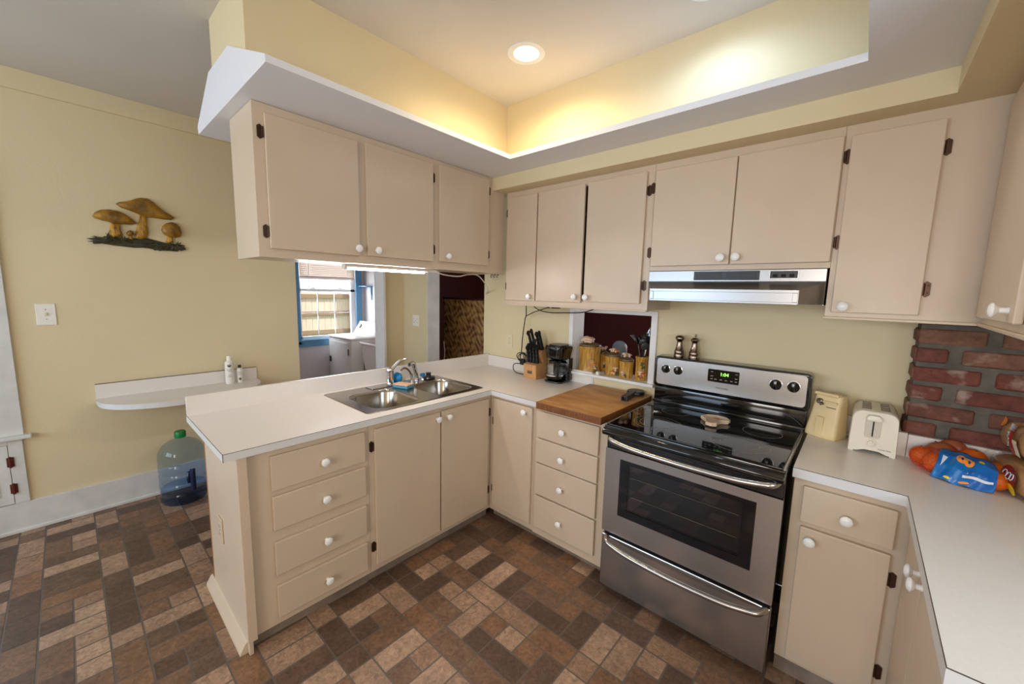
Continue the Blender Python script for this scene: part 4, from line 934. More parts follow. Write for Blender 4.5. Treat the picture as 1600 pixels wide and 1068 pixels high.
for i, (x, l) in enumerate([(-0.100, 0.128), (-0.068, 0.145), (-0.026, 0.125), (0.0, 0.135)]):
    knife(x, -0.088, 1.135, l, 0.28, ['long black knife handle at the outlet end of the tall row of the knife block', 'longest black knife handle with a rounded butt in the tall row of the knife block', 'black knife handle third along the tall row of the knife block', 'black knife handle at the coffee-maker end of the tall row of the knife block'][i], -0.10+0.02*i)
t = thing('kitchen_scissors', 'black looped scissors handle sticking out of the knife block', 'scissors', (-0.045, -0.098, 1.14))
bm = BM()
for s in (-1, 1): tube(bm, [(-0.045, -0.10, 1.14), (-0.045+s*0.016, -0.112, 1.175), (-0.045+s*0.018, -0.12, 1.20), (-0.045+s*0.006, -0.124, 1.212), (-0.045+s*0.002, -0.118, 1.18)], 0.0055, 8)
obj('handle_loops', bm, BLACKP, t, smooth=True)

t = thing('coffee_maker', 'black drip coffee maker on the counter beside the pass-through', 'coffee maker', (0.15, -0.08, 0.914))
bm = BM(); prism(bm, rrect(0.145, -0.085, 0.155, 0.17, 0.05, 6), 0.9145, 0.927, 'xy', bev=0.004); obj('base', bm, BLACKG, t, smooth=True)
bm = BM(); prism(bm, rrect(0.150, -0.025, 0.150, 0.07, 0.025, 6), 0.926, 1.09, 'xy', bev=0.004); obj('water_tower', bm, BLACKG, t, smooth=True)
bm = BM()
prev = None
for z, w, dd in ((1.085, 0.125, 0.13), (1.095, 0.15, 0.155), (1.16, 0.172, 0.168), (1.178, 0.172, 0.168), (1.186, 0.162, 0.158)):
    rg = [bm.verts.new((a, b, z)) for a, b in rrect(0.148, -0.08, w, dd, 0.05, 6)]
    if prev:
        for i in range(len(rg)): bm.faces.new([prev[i], prev[(i+1) % len(rg)], rg[(i+1) % len(rg)], rg[i]])
    else: bm.faces.new(rg)
    prev = rg
bm.faces.new(prev); obj('brew_head', bm, BLACKG, t, smooth=True)
bm = BM(); prism(bm, rrect(0.148, -0.08, 0.13, 0.125, 0.04, 5), 1.1862, 1.190, 'xy'); obj('lid', bm, BLACKP, t)
t = thing('coffee_carafe', 'glass coffee carafe with black handle half full of dark coffee', 'carafe', (0.135, -0.108, 0.928))
bm = BM(); lathe(bm, [(0.0, 0.002), (0.050, 0.001), (0.063, 0.012), (0.068, 0.038), (0.063, 0.072), (0.046, 0.110), (0.039, 0.126), (0.041, 0.137)], (0.135, -0.108, 0.928), (0, 0, 1), 32); bmesh.ops.delete(bm, geom=[f for f in bm.faces if len(f.verts) > 4], context='FACES_ONLY'); obj('glass', bm, CLEARG, t, smooth=True)
bm = BM(); lathe(bm, [(0.0, 0.004), (0.049, 0.004), (0.061, 0.014), (0.0655, 0.036), (0.0, 0.037)], (0.135, -0.108, 0.928), (0, 0, 1), 28); obj('coffee', bm, mat('coffee', lin(24, 14, 8), 0.08), t, smooth=True)
bm = BM(); lathe(bm, [(0.043, 0.124), (0.045, 0.130), (0.045, 0.144), (0.03, 0.150), (0, 0.150)], (0.135, -0.108, 0.928), (0, 0, 1), 24); obj('lid', bm, BLACKP, t, smooth=True)
bm = BM(); tube(bm, [(0.166, -0.138, 1.062), (0.200, -0.166, 1.060), (0.212, -0.176, 1.03), (0.208, -0.172, 0.985), (0.186, -0.152, 0.962)], 0.0085, 10, flat=1.5); obj('handle', bm, BLACKP, t, smooth=True)
bm = BM(); lathe(bm, [(0.0695, 0.036), (0.0698, 0.043), (0.0675, 0.043)], (0.135, -0.108, 0.928), (0, 0, 1), 28); obj('band', bm, CHROME, t, smooth=True)

t = thing('power_strip', 'small black power strip fixed under the wall cabinet over the coffee maker', 'power strip', (0.10, -0.1, 1.45))
bm = BM(); box(bm, 0.055, 0.150, -0.125, -0.085, 1.452, 1.477, 0.004); obj('housing', bm, BLACKP, t)
bm = BM(); box(bm, 0.085, 0.098, -0.1265, -0.1245, 1.456, 1.47); obj('switch', bm, WHITEP, t)
o = obj('electric_cable', (lambda b: (tube(b, [(-0.203, -0.05, 1.477), (-0.200, -0.05, 1.42), (-0.200, -0.05, 1.377), (-0.214, -0.045, 1.35), (-0.238, -0.04, 1.206), (-0.246, -0.04, 1.10), (-0.25, -0.05, 1.04), (-0.235, -0.06, 1.005), (-0.20, -0.06, 0.99), (-0.14, -0.05, 0.96)], 0.0042, 8), tube(b, [(-0.200, -0.05, 1.377), (-0.12, -0.06, 1.41), (-0.02, -0.075, 1.44), (0.06, -0.095, 1.462)], 0.0036, 8), b)[-1])(BM()), BLACKP, smooth=True)
tag(o, 'black electric cord hanging down the wall from under the cabinet beside the knife block', 'cord')
o = obj('electric_cable', (lambda b: (tube(b, [(-0.14, -0.06, 1.474), (-0.06, -0.075, 1.435), (0.06, -0.10, 1.42), (0.2, -0.10, 1.425), (0.34, -0.08, 1.435), (0.44, -0.06, 1.472)], 0.0036, 8), b)[-1])(BM()), BLACKP, smooth=True)
tag(o, 'thin black cord sagging under the cabinet across the top of the pass-through', 'cord')
t = thing('coiled_cable', 'bundled black cord of the coffee maker lying behind the knife block', 'cord', (-0.24, -0.05, 0.914))
bm = BM(); pts = []
for k in range(26):
    a = k*0.82; pts.append((-0.235+0.045*math.cos(a)+0.0012*k, -0.055+0.010*math.sin(a*1.7), 1.05+0.034*math.sin(a)-0.0006*k))
pts += [(-0.20, -0.06, 1.0), (-0.29, -0.07, 0.985), (-0.30, -0.075, 0.945), (-0.26, -0.09, 0.921), (-0.19, -0.10, 0.919), (-0.13, -0.09, 0.919)]
tube(bm, pts, 0.0036, 7, smooth=4); obj('loops', bm, BLACKP, t, smooth=True)
bm = BM(); box(bm, -0.235, -0.19, -0.078, -0.046, 0.985, 1.035, 0.008); obj('plug', bm, BLACKP, t)

# ------------------------------------------------------------------ mushroom canisters on the pass-through ledge
CANM = mat('ochre_bark_glaze', lin(228, 178, 74), 0.32, var=0.5, vscale=14, stretch=(7, 7, 0.7), bump=1.0, bscale=16, coat=0.3, var2=lin(140, 92, 26))
LIDM = mat('brown_bark_lid_glaze', lin(112, 88, 54), 0.35, var=0.4, vscale=30, bump=0.4, bscale=60)
CAPP = mat('pale_mushroom_glaze', lin(222, 188, 158), 0.3, var=0.25, vscale=20)
CAPO = mat('orange_mushroom_glaze', lin(216, 112, 44), 0.3, var=0.3, vscale=20)
LEAF = mat('green_leaf_glaze', lin(70, 84, 46), 0.4, var=0.4, vscale=30)
SLICE = mat('cut_wood_glaze', lin(196, 150, 90), 0.4, var=0.3, vscale=60)
R = random.Random(5)
def mush(bm, p, r, mi=0):
    lathe(bm, [(r*0.32, -r*0.9), (r*0.25, 0), (r*0.3, 0.05*r)], p, (0, 0, 1), 8, mi=0)
    lathe(bm, [(r*0.3, 0), (r, 0.02*r), (r*0.96, r*0.3), (r*0.6, r*0.62), (0, r*0.75)], p, (0, 0, 1), 12, mi=mi)
def canister(x, y, r, h, label, decor, lid=True, lidm=CAPP):
    t = thing('canister', label, 'canister', (x, y, 0.9965), 0, 'mushroom canister set on the ledge')
    bm = BM(); n = 40
    prof = [(r*0.94, 0.0), (r*1.0, 0.006), (r*0.95, h*0.2), (r*0.94, h*0.6), (r*0.99, h*0.93), (r*1.04, h*0.95), (r*1.04, h), (r*0.9, h), (r*0.88, h*0.9), (0, h*0.9)]
    lathe(bm, prof, (x, y, 0.9965), (0, 0, 1), n)
    for v in bm.verts:
        dx, dy = v.co.x-x, v.co.y-y; a = math.atan2(dy, dx); l = math.hypot(dx, dy)
        if l > r*0.9: k = 1+0.018*math.sin(a*13+v.co.z*30)+0.012*math.sin(a*7); v.co.x = x+dx*k; v.co.y = y+dy*k
    obj('pot', bm, CANM, t, smooth=True)
    d = Vector((1.79-x, -2.46-y, 0)).normalized(); u = Vector((-d.y, d.x, 0))
    bm = BM()
    for (a, z, rr, mi) in decor:
        p = Vector((x, y, 0.9965+z))+(d*math.cos(a)+u*math.sin(a))*(r*0.98)
        if mi == 3: lathe(bm, [(rr, -0.003), (rr, 0.004), (rr*0.85, 0.005), (0, 0.005)], p, tuple(d*math.cos(a)+u*math.sin(a)), 16, mi=3)
        elif mi == 2:
            for q in range(4): ball(bm, p+Vector((R.uniform(-.012, .012), R.uniform(-.006, .006), R.uniform(-.012, .012))), rr, rr*0.6, rr*0.7, mi=2, u=8, v=6)
        else: mush(bm, p, rr, mi)
    obj('mushroom_decoration', bm, [CAPP, CAPO, LEAF, SLICE], t, smooth=True)
    if lid:
        bm = BM(); lathe(bm, [(r*0.86, h+0.001), (r*1.0, h+0.003), (r*0.98, h+0.012), (r*0.6, h+0.024), (0, h+0.028)], (x, y, 0.9965), (0, 0, 1), 28); l = obj('lid', bm, LIDM, t, smooth=True)
        bm = BM()
        for k in range(6): mush(bm, Vector((x+R.uniform(-.42, .42)*r, y+R.uniform(-.42, .42)*r, 0.9965+h+0.036+R.uniform(-.004, .014))), r*R.uniform(0.26, 0.42), k % 2 if lidm is CAPO else 0)
        obj('lid_mushrooms', bm, [CAPP, CAPO], l, smooth=True)
    return t
canister(0.312, 0.082, 0.080, 0.186, 'largest ochre mushroom canister with brown lid on the ledge', [(0.15, 0.07, 0.026, 3), (0.45, 0.06, 0.018, 1), (0.6, 0.03, 0.016, 0), (0.5, 0.025, 0.011, 2)])
canister(0.502, 0.085, 0.056, 0.134, 'middle-sized ochre mushroom canister with orange mushrooms on its lid', [(0.35, 0.055, 0.02, 0), (-0.05, 0.03, 0.014, 1), (0.15, 0.02, 0.014, 0), (0.5, 0.022, 0.011, 2)], lidm=CAPO)
canister(0.612, 0.066, 0.048, 0.116, 'smallest ochre mushroom canister with pale mushrooms on its lid', [(-0.55, 0.04, 0.018, 0), (-0.4, 0.022, 0.013, 0), (-0.3, 0.015, 0.009, 2)])
canister(0.372, 0.176, 0.036, 0.125, 'dark canister with pale mushrooms half hidden behind the two biggest canisters', [(0.3, 0.06, 0.013, 0), (0.2, 0.04, 0.012, 2)])
canister(0.714, 0.082, 0.042, 0.158, 'open ochre mushroom jar holding black cooking utensils', [(-0.15, 0.055, 0.022, 0), (0.3, 0.04, 0.018, 1), (0.0, 0.025, 0.014, 1), (0.0, 0.11, 0.011, 2), (0.15, 0.085, 0.010, 2), (-0.3, 0.02, 0.010, 2)], lid=False)
JX, JY, JZ = 0.714, 0.082, 1.06
def utensil(name, label, tip, fn, m=BLACKP):
    t = thing(name, label, 'cooking utensil', (JX, JY, JZ), 0, 'cooking utensils in the jar')
    b = Vector((JX, JY, JZ))+(Vector(tip)-Vector((JX, JY, JZ)))*0.02; e = Vector(tip)
    bm = BM(); tube(bm, [b, b.lerp(e, 0.5), b.lerp(e, 0.72)], 0.0052, 8, smooth=3); obj('handle', bm, m, t, smooth=True)
    bm = BM(); fn(bm, b.lerp(e, 0.72), e); obj('head', bm, m, t, smooth=True)
def head_spoon(bm, a, e):
    d = (e-a).normalized(); c = a.lerp(e, 0.6); M = d.to_track_quat('Z', 'Y').to_matrix(); ball(bm, c, 0.027, 0.008, (e-a).length*0.5, M=M)
def head_fork(bm, a, e):
    d = (e-a); u = Vector((1, 0.2, 0)).normalized()
    ball(bm, a.lerp(e, 0.35), 0.020, 0.008, d.length*0.4, M=d.to_track_quat('Z', 'Y').to_matrix())
    for k in range(-3, 4): tube(bm, [a.lerp(e, 0.3)+u*0.006*k, a.lerp(e, 0.7)+u*0.011*k+Vector((0, -0.01, 0)), e+u*0.012*k+Vector((0, -0.022, -abs(k)*0.003))], 0.0028, 5, smooth=3)
def head_turner(bm, a, e):
    d = (e-a).normalized(); u = Vector((0.9, -0.43, 0)); u = (u-d*u.dot(d)).normalized(); w_ = d.cross(u)
    t = bmesh.new(); L = (e-a).length
    for s in (-1, 1):
        pass
    P = [a+u*0.008, a+d*L*0.25+u*0.03, a+d*L+u*0.034, a+d*L-u*0.034, a+d*L*0.25-u*0.03, a-u*0.008]
    A = [t.verts.new(p+w_*0.0018) for p in P]; B = [t.verts.new(p-w_*0.0018) for p in P]; t.faces.new(A); t.faces.new(B[::-1])
    for i in range(6): t.faces.new([A[i], B[i], B[(i+1) % 6], A[(i+1) % 6]])
    join(bm, t)
def head_loop(bm, a, e):
    d = e-a; u = Vector((0.9, -0.43, 0))
    for s in (-1, -0.5, 0, 0.5, 1): tube(bm, [a, a.lerp(e, 0.5)+u*0.028*s, e+u*0.012*s, e], 0.0012, 5, smooth=5)
utensil('cooking_spoon', 'black nylon cooking spoon standing upright in the utensil jar', (0.722, 0.06, 1.275), head_spoon)
utensil('pasta_fork', 'black toothed pasta fork leaning toward the canisters in the utensil jar', (0.662, 0.09, 1.300), head_fork)
utensil('ladle', 'black round-bowled ladle leaning back in the utensil jar', (0.70, 0.13, 1.305), head_spoon)
utensil('spatula', 'black flat spatula leaning toward the stove in the utensil jar', (0.752, 0.10, 1.29), head_turner)
utensil('slotted_spoon', 'dark grey spoon bowl beside the spatula in the utensil jar', (0.745, 0.045, 1.25), head_spoon, DARKP)
utensil('whisk', 'shiny wire whisk curving above the other utensils in the jar', (0.742, 0.12, 1.345), head_loop, CHROME)
o = obj('plastic_block', (lambda b: (box(b, 0.424, 0.447, -0.018, 0.005, 0.9965, 1.020, 0.004), b)[-1])(BM()), WHITEP)
tag(o, 'tiny white block on the ledge in front of the canisters', 'block')
bm = BM(); box(bm, 0.222, 0.234, 0.125, 0.145, 0.9965, 1.022, 0.004); o = obj('plug_adapter', bm, BLACKP); tag(o, 'small black plug at the end of the ledge behind the largest canister', 'plug')
# blue-grey chair back beyond the ledge
t = thing('dining_chair', 'blue-grey rounded backrest showing behind the canisters in the maroon room', 'chair', (0.34, 0.55, 0))
BG = mat('blue_grey_vinyl', lin(120, 140, 168), 0.35)
bm = BM(); prism(bm, rrect(0.335, 1.04, 0.125, 0.30, 0.06, 8), 0.50, 0.53, 'xz', bev=0.008); obj('backrest', bm, BG, t, smooth=True)
bm = BM(); prism(bm, rrect(0.335, 0.66, 0.36, 0.38, 0.05, 5), 0.44, 0.47, 'xy', bev=0.008); obj('seat', bm, BG, t, smooth=True)
bm = BM(); tube(bm, [(0.335, 0.53, 0.92), (0.335, 0.54, 0.7), (0.335, 0.56, 0.46)], 0.012, 8); obj('back_support', bm, CHROME, t, smooth=True)
bm = BM(); tube(bm, [(0.38, 0.50, 1.165), (0.402, 0.49, 1.14), (0.412, 0.49, 1.08), (0.415, 0.50, 0.9)], 0.003, 6); obj('piping', bm, WHITEP, t, smooth=True)
for x in (0.19, 0.48):
    for y in (0.50, 0.82):
        bm = BM(); tube(bm, [(x, y, 0.44), (x, y, 0.0)], 0.011, 8, smooth=0); obj('leg', bm, CHROME, t, smooth=True)

# ------------------------------------------------------------------ hand press on the butcher block
t = thing('hand_press', 'black iron round press with square-ended handle lying on the butcher block', 'press', (0.75, -0.13, 0.9285))
bm = BM(); lathe(bm, [(0.050, 0.0), (0.056, 0.004), (0.056, 0.016), (0.052, 0.022), (0, 0.022)], (0.752, -0.075, 0.932), (0, 0, 1), 32); obj('plate', bm, BLACKP, t, smooth=True)
bm = BM(); d = Vector((-0.02, -0.19, 0)); a = Vector((0.752, -0.11, 0.9445)); e = Vector((0.772, -0.285, 0.9445)); u = Vector((1, 0.1, 0)).normalized()
for off in ((0.0, 0.011), (0.0, -0.011)):
    pass
ax = (e-a).normalized(); sd = Vector((-ax.y, ax.x, 0))
t2 = bmesh.new(); P = []
for p, wd in ((a, 0.016), (e, 0.0185)):
    P += [p+sd*wd+Vector((0, 0, 0.014)), p-sd*wd+Vector((0, 0, 0.014)), p-sd*wd-Vector((0, 0, 0.0155)), p+sd*wd-Vector((0, 0, 0.0155))]
V = [t2.verts.new(p) for p in P]
for i in range(4): t2.faces.new([V[i], V[(i+1) % 4], V[4+(i+1) % 4], V[4+i]])
t2.faces.new(V[:4])
Q = [t2.verts.new(e+(v.co-e)*0.72+ax*0.0) for v in V[4:]]; Q2 = [t2.verts.new(v.co-ax*0.03) for v in Q]
for i in range(4):
    t2.faces.new([V[4+i], V[4+(i+1) % 4], Q[(i+1) % 4], Q[i]]); t2.faces.new([Q[i], Q[(i+1) % 4], Q2[(i+1) % 4], Q2[i]])
t2.faces.new(Q2); join(bm, t2); obj('handle', bm, DARKP, t)

# ------------------------------------------------------------------ on the stove
def mill(x, y, top, label, finial):
    t = thing('pepper_mill', label, 'mill', (x, y, 1.2005), 0, 'pewter mills on the stove')
    bm = BM(); lathe(bm, [(0.028, 0), (0.029, 0.004), (0.028, 0.018), (0.026, 0.021), (0.027, 0.024), (0.027, 0.036), (0.024, 0.041), (0.019, 0.062), (0.016, 0.082), (0.0165, 0.092), (0.019, 0.094), (0.0, 0.094)], (x, y, 1.2005), (0, 0, 1), 28); obj('body', bm, PEWTER, t, smooth=True)
    pr = [(0.012, 0.094), (0.019, 0.099), (0.025, 0.107), (0.026, 0.115), (0.022, 0.124), (0.012, 0.130), (0, 0.131)] if not finial else [(0.012, 0.094), (0.018, 0.098), (0.023, 0.106), (0.023, 0.112), (0.016, 0.120), (0.006, 0.124), (0.005, 0.130), (0.008, 0.135), (0.007, 0.141), (0, 0.144)]
    bm = BM(); lathe(bm, pr, (x, y, 1.2005), (0, 0, 1), 28); obj('head', bm, PEWTER, t, smooth=True)
mill(0.990, -0.040, 0, 'pewter mill with plain domed head on top of the stove backguard', False)
mill(1.076, -0.040, 0, 'pewter mill with pointed finial on top of the stove backguard', True)
t = thing('spoon_rest', 'cream mushroom-shaped spoon rest on the glass cooktop', 'spoon rest', (1.27, -0.30, 0.9178))
out = [(1.205, -0.275), (1.225, -0.225), (1.268, -0.205), (1.315, -0.215), (1.340, -0.245), (1.338, -0.268), (1.312, -0.285), (1.300, -0.315), (1.305, -0.365), (1.285, -0.380), (1.255, -0.372), (1.246, -0.338), (1.232, -0.305)]
bm = BM(); c = (1.275, -0.285); prev = None
for s, z in ((0.9, 0.9178), (1.0, 0.924), (1.0, 0.936), (0.95, 0.939), (0.88, 0.935), (0.6, 0.930), (0.2, 0.929)):
    rg = [bm.verts.new((c[0]+(a-c[0])*s, c[1]+(b-c[1])*s, z)) for a, b in out]
    if prev:
        for i in range(len(rg)): bm.faces.new([prev[i], prev[(i+1) % len(rg)], rg[(i+1) % len(rg)], rg[i]])
    else: bm.faces.new(rg)
    prev = rg
bm.faces.new(prev); obj('dish', bm, mat('cream_stoneware', lin(222, 196, 168), 0.3, var=0.1, vscale=20), t, smooth=True)
bm = BM(); prism(bm, [(1.265, -0.24), (1.285, -0.235), (1.292, -0.255), (1.275, -0.262), (1.262, -0.256)], 0.9305, 0.9325, 'xy'); obj('painted_mark', bm, mat('tan_glaze', lin(190, 140, 100), 0.4), t)
# ------------------------------------------------------------------ counter by the brick
AGED = mat('yellowed_plastic', lin(232, 208, 158), 0.38, var=0.12, vscale=9)
t = thing('can_opener', 'yellowed cream electric can opener beside the stove', 'can opener', (1.712, -0.090, 0.9145), -0.42)
bm = BM(); prev = None
for z, x0, x1, y0, y1 in ((0.0, -0.062, 0.066, -0.052, 0.055), (0.004, -0.064, 0.068, -0.054, 0.057), (0.02, -0.063, 0.068, -0.054, 0.057), (0.11, -0.052, 0.066, -0.040, 0.048), (0.19, -0.046, 0.064, -0.028, 0.040), (0.202, -0.044, 0.062, -0.024, 0.036), (0.206, -0.040, 0.058, -0.018, 0.03)):
    rg = [bm.verts.new((a, b, z)) for a, b in rrect((x0+x1)/2, (y0+y1)/2, x1-x0, y1-y0, 0.016, 4)]
    if prev:
        for i in range(len(rg)): bm.faces.new([prev[i], prev[(i+1) % len(rg)], rg[(i+1) % len(rg)], rg[i]])
    else: bm.faces.new(rg)
    prev = rg
bm.faces.new(prev); obj('body', bm, AGED, t, smooth=True, world=False)
bm = BM(); box(bm, -0.045, 0.055, -0.036, -0.004, 0.198, 0.213, 0.005); obj('lever', bm, AGED, t, world=False)
bm = BM(); lathe(bm, [(0.013, 0), (0.013, 0.012), (0.009, 0.016), (0, 0.016)], (-0.018, -0.030, 0.170), (0, -1, 0), 18); lathe(bm, [(0.006, 0), (0.005, 0.02), (0, 0.021)], (-0.006, -0.030, 0.158), (0, -1, 0), 12); obj('cutting_wheel', bm, PEWTER, t, smooth=True, world=False)
bm = BM(); box(bm, -0.004, 0.055, -0.041, -0.034, 0.166, 0.176, 0.002); obj('cutter_arm', bm, AGED, t, world=False)
bm = BM(); prism(bm, [(-0.02, 0.012), (0.012, 0.012), (0.014, 0.10), (-0.014, 0.10)], -0.0555, -0.049, 'xz', bev=0.002); obj('front_rib', bm, AGED, t, world=False)
bm = BM(); box(bm, 0.012, 0.052, -0.0382, -0.0372, 0.146, 0.149); obj('printed_name', bm, DARKP, t, world=False)

TOASTW = mat('cream_white_plastic', lin(232, 224, 206), 0.3)
t = thing('toaster', 'white two-slice toaster on the counter beside the yellowed can opener', 'toaster', (1.877, -0.128, 0.9145), 0.0)
# body: end profile in xz extruded along y
def prof(w0, w1, h, r):
    P = []
    for sx in (1, -1):
        pts = []
        for k in range(7):
            a = math.radians(90*k/6); pts.append((sx*(w1/2-r+r*math.cos(a)), h-r+r*math.sin(a)))
        P += pts if sx == 1 else pts[::-1]
    return [(w0/2, 0.006)]+P+[(-w0/2, 0.006)]
bm = BM(); prev = None
for y, s, dz_ in ((-0.112, 0.965, 0.004), (-0.106, 0.99, 0.001), (-0.09, 1.0, 0.0), (0.09, 1.0, 0.0), (0.106, 0.985, 0.002), (0.112, 0.95, 0.005)):
    pr = prof(0.155*s, 0.148*s, 0.186-dz_, 0.034)
    arch = [(-0.05*s, 0.006), (-0.025*s, 0.016), (0.025*s, 0.016), (0.05*s, 0.006)]
    rg = [bm.verts.new((a, y, b)) for a, b in pr+arch]
    if prev:
        for i in range(len(rg)): bm.faces.new([prev[i], prev[(i+1) % len(rg)], rg[(i+1) % len(rg)], rg[i]])
    else: bm.faces.new(rg)
    prev = rg
bm.faces.new(prev)
for x in (-0.066, 0.066):
    for y in (-0.095, 0.095): box(bm, x-0.009, x+0.009, y-0.012, y+0.012, 0.0, 0.008)
obj('body', bm, TOASTW, t, smooth=True, world=False)
for x in (-0.030, 0.030):
    bm = BM(); box(bm, x-0.015, x+0.015, -0.070, 0.075, 0.1855, 0.1872, 0.0005); s = obj('bread_slot', bm, BLACKP, t, world=False)
    bm = BM(); 
    for k in range(3): box(bm, x-0.013, x+0.013, -0.045+k*0.045, -0.0435+k*0.045, 0.1872, 0.1878)
    obj('guide_wires', bm, PEWTER, s, world=False)
bm = BM(); prism(bm, rrect(-0.004, 0.118, 0.050, 0.096, 0.012), -0.1155, -0.110, 'xz', bev=0.001); obj('lever_track', bm, mat('toaster_recess_plastic', lin(206, 196, 180), 0.35), t, world=False)
bm = BM(); box(bm, -0.0065, -0.0015, -0.1168, -0.115, 0.078, 0.146); obj('lever_slot', bm, BLACKP, t, world=False)
bm = BM(); prism(bm, [(-0.028, 0.146), (0.020, 0.146), (0.022, 0.160), (0.012, 0.172), (-0.020, 0.172), (-0.030, 0.160)], -0.134, -0.113, 'xz', bev=0.005); obj('lever', bm, TOASTW, t, smooth=True, world=False)
bm = BM(); lathe(bm, [(0.0175, 0), (0.017, 0.004), (0.012, 0.006), (0.011, 0.014), (0, 0.015)], (-0.004, -0.1125, 0.050), (0, -1, 0), 24); box(bm, -0.007, -0.001, -0.131, -0.115, 0.038, 0.062, 0.002); obj('browning_dial', bm, TOASTW, t, smooth=True, world=False)
T = bpy.data.objects
tx = text_mesh('brand_lettering', 'Proctor-Silex', 0.0075, mat('toaster_print', lin(70, 62, 56), 0.5), basis((0.040, -0.1128, 0.027), (1, 0, 0), (0, 0, 1)), None, 0.0003); tx.parent = t
o = obj('appliance_cable', (lambda b: (tube(b, [(1.80, -0.03, 0.93), (1.786, -0.045, 0.921), (1.778, -0.075, 0.919), (1.784, -0.04, 0.919), (1.80, -0.015, 0.922)], 0.0035, 8), b)[-1])(BM()), WHITEP, smooth=True); tag(o, 'short white cord curling between the can opener and the toaster', 'cord')

# ---- fruit in its net bag
ORG = mat('mandarin_peel', lin(214, 100, 26), 0.42, var=0.12, vscale=12, bump=0.25, bscale=130)
APP = mat('blushed_mango_skin', lin(150, 48, 38), 0.35, var=0.5, vscale=14, var2=lin(150, 96, 56))
def orange(c, r, lab, sq=(1, 1, 0.94)):
    t = thing('mandarin', lab, 'fruit', c, 0, 'mandarins in the net bag')
    bm = BM(); ball(bm, (0, 0, 0), r*sq[0], r*sq[1], r*sq[2], u=24, v=16); obj('peel', bm, ORG, t, smooth=True, world=False)
    bm = BM(); lathe(bm, [(0.004, 0), (0.003, 0.0015), (0, 0.002)], (0.006, -r*0.35*sq[1], r*sq[2]*0.93), (0.1, -0.35, 1), 8); obj('stem_button', bm, mat('stem_green', lin(96, 100, 40), 0.6), t, world=False)
orange((2.027, -0.222, 0.951), 0.038, 'mandarin at the toaster end of the net bag')
orange((2.062, -0.300, 0.952), 0.040, 'mandarin just in front of the toaster-end one, beside the blue label edge')
orange((2.160, -0.205, 0.972), 0.041, 'mandarin on top of the bag behind the blue label', (1, 1, 0.9))
orange((2.215, -0.285, 0.955), 0.040, 'mandarin behind the blue label nearest the bread')
orange((2.198, -0.350, 0.949), 0.036, 'mandarin sticking out of the bread end of the blue label')
orange((2.112, -0.320, 0.950), 0.038, 'mandarin mostly wrapped under the blue label')
def mango(c, rx, ry, rz, a, lab):
    t = thing('mango', lab, 'fruit', c, a, 'red mangoes behind the mandarins')
    bm = BM(); ball(bm, (0, 0, 0), rx, ry, rz, u=24, v=16)
    for v in bm.verts: v.co.z += 0.006*math.cos(v.co.x/rx*1.6)
    obj('skin', bm, APP, t, smooth=True, world=False)
    bm = BM(); lathe(bm, [(0.003, 0), (0.0022, 0.01), (0, 0.011)], (-rx*0.95, 0, 0.012), (-0.8, 0, 0.6), 8); obj('stem', bm, BRONZE, t, world=False)
mango((2.082, -0.203, 0.962), 0.055, 0.040, 0.045, -0.25, 'green and red mango resting against the backsplash above the mandarins')
mango((2.112, -0.176, 0.985), 0.045, 0.030, 0.034, -0.3, 'dark red mango behind the green and red mango')
t = thing('fruit_bag', 'blue printed label and orange net wrapped round the mandarins', 'fruit bag', (2.12, -0.32, 0.914))
LBL = mat('blue_label_film', lin(14, 82, 168), 0.22, var=0.35, vscale=14, var2=lin(26, 120, 190))
g = [[(2.070, -0.262, 1.002), (2.110, -0.282, 1.008), (2.150, -0.300, 1.006), (2.196, -0.328, 1.000)],
     [(2.062, -0.305, 0.998), (2.104, -0.334, 1.000), (2.146, -0.350, 0.998), (2.196, -0.378, 0.990)],
     [(2.054, -0.347, 0.970), (2.096, -0.372, 0.968), (2.140, -0.388, 0.966), (2.192, -0.398, 0.964)],
     [(2.046, -0.362, 0.940), (2.090, -0.388, 0.936), (2.136, -0.402, 0.935), (2.190, -0.408, 0.936)],
     [(2.040, -0.366, 0.920), (2.086, -0.394, 0.918), (2.132, -0.408, 0.918), (2.186, -0.413, 0.918)]]
def label_pt(u, v):
    i = min(int(v*4), 3); j = min(int(u*3), 2); a, b = v*4-i, u*3-j
    P = [[Vector(g[i+p][j+q]) for q in (0, 1)] for p in (0, 1)]
    w_ = (P[0][0]*(1-b)+P[0][1]*b)*(1-a)+(P[1][0]*(1-b)+P[1][1]*b)*a
    return w_+Vector((0, -0.003, 0.0035))*math.sin(u*17+v*4)
def patch(bm, f, off, n=10):
    V = [[bm.verts.new(label_pt(*f(a/n, b/n))+Vector((0.0, -0.7, 0.7))*off) for a in range(n+1)] for b in range(n+1)]
    for b in range(n):
        for a in range(n): bm.faces.new([V[b][a], V[b][a+1], V[b+1][a+1], V[b+1][a]])
bm = BM(); patch(bm, lambda u, v: (u, v), 0.0, 24); lb = obj('label', bm, LBL, t, smooth=True)
lb.modifiers.new('thickness', 'SOLIDIFY').thickness = 0.0008
def blob(cu, cv, ru, rv, off, m, name):
    bm = BM(); c = bm.verts.new(label_pt(cu, cv)+Vector((0, -0.7, 0.7))*off); r_ = []
    for k in range(14):
        a = 2*math.pi*k/14; r_.append(bm.verts.new(label_pt(min(max(cu+ru*math.cos(a), 0), 1), min(max(cv+rv*math.sin(a), 0), 1))+Vector((0, -0.7, 0.7))*off))
    for k in range(14): bm.faces.new([c, r_[k], r_[(k+1) % 14]])
    obj(name, bm, m, lb)
ORP = mat('orange_print', lin(240, 150, 60), 0.3); YEL = mat('yellow_print', lin(230, 200, 40), 0.3); WPR = mat('white_print', lin(220, 226, 236), 0.3); NAVY = mat('navy_print', lin(14, 40, 120), 0.3)
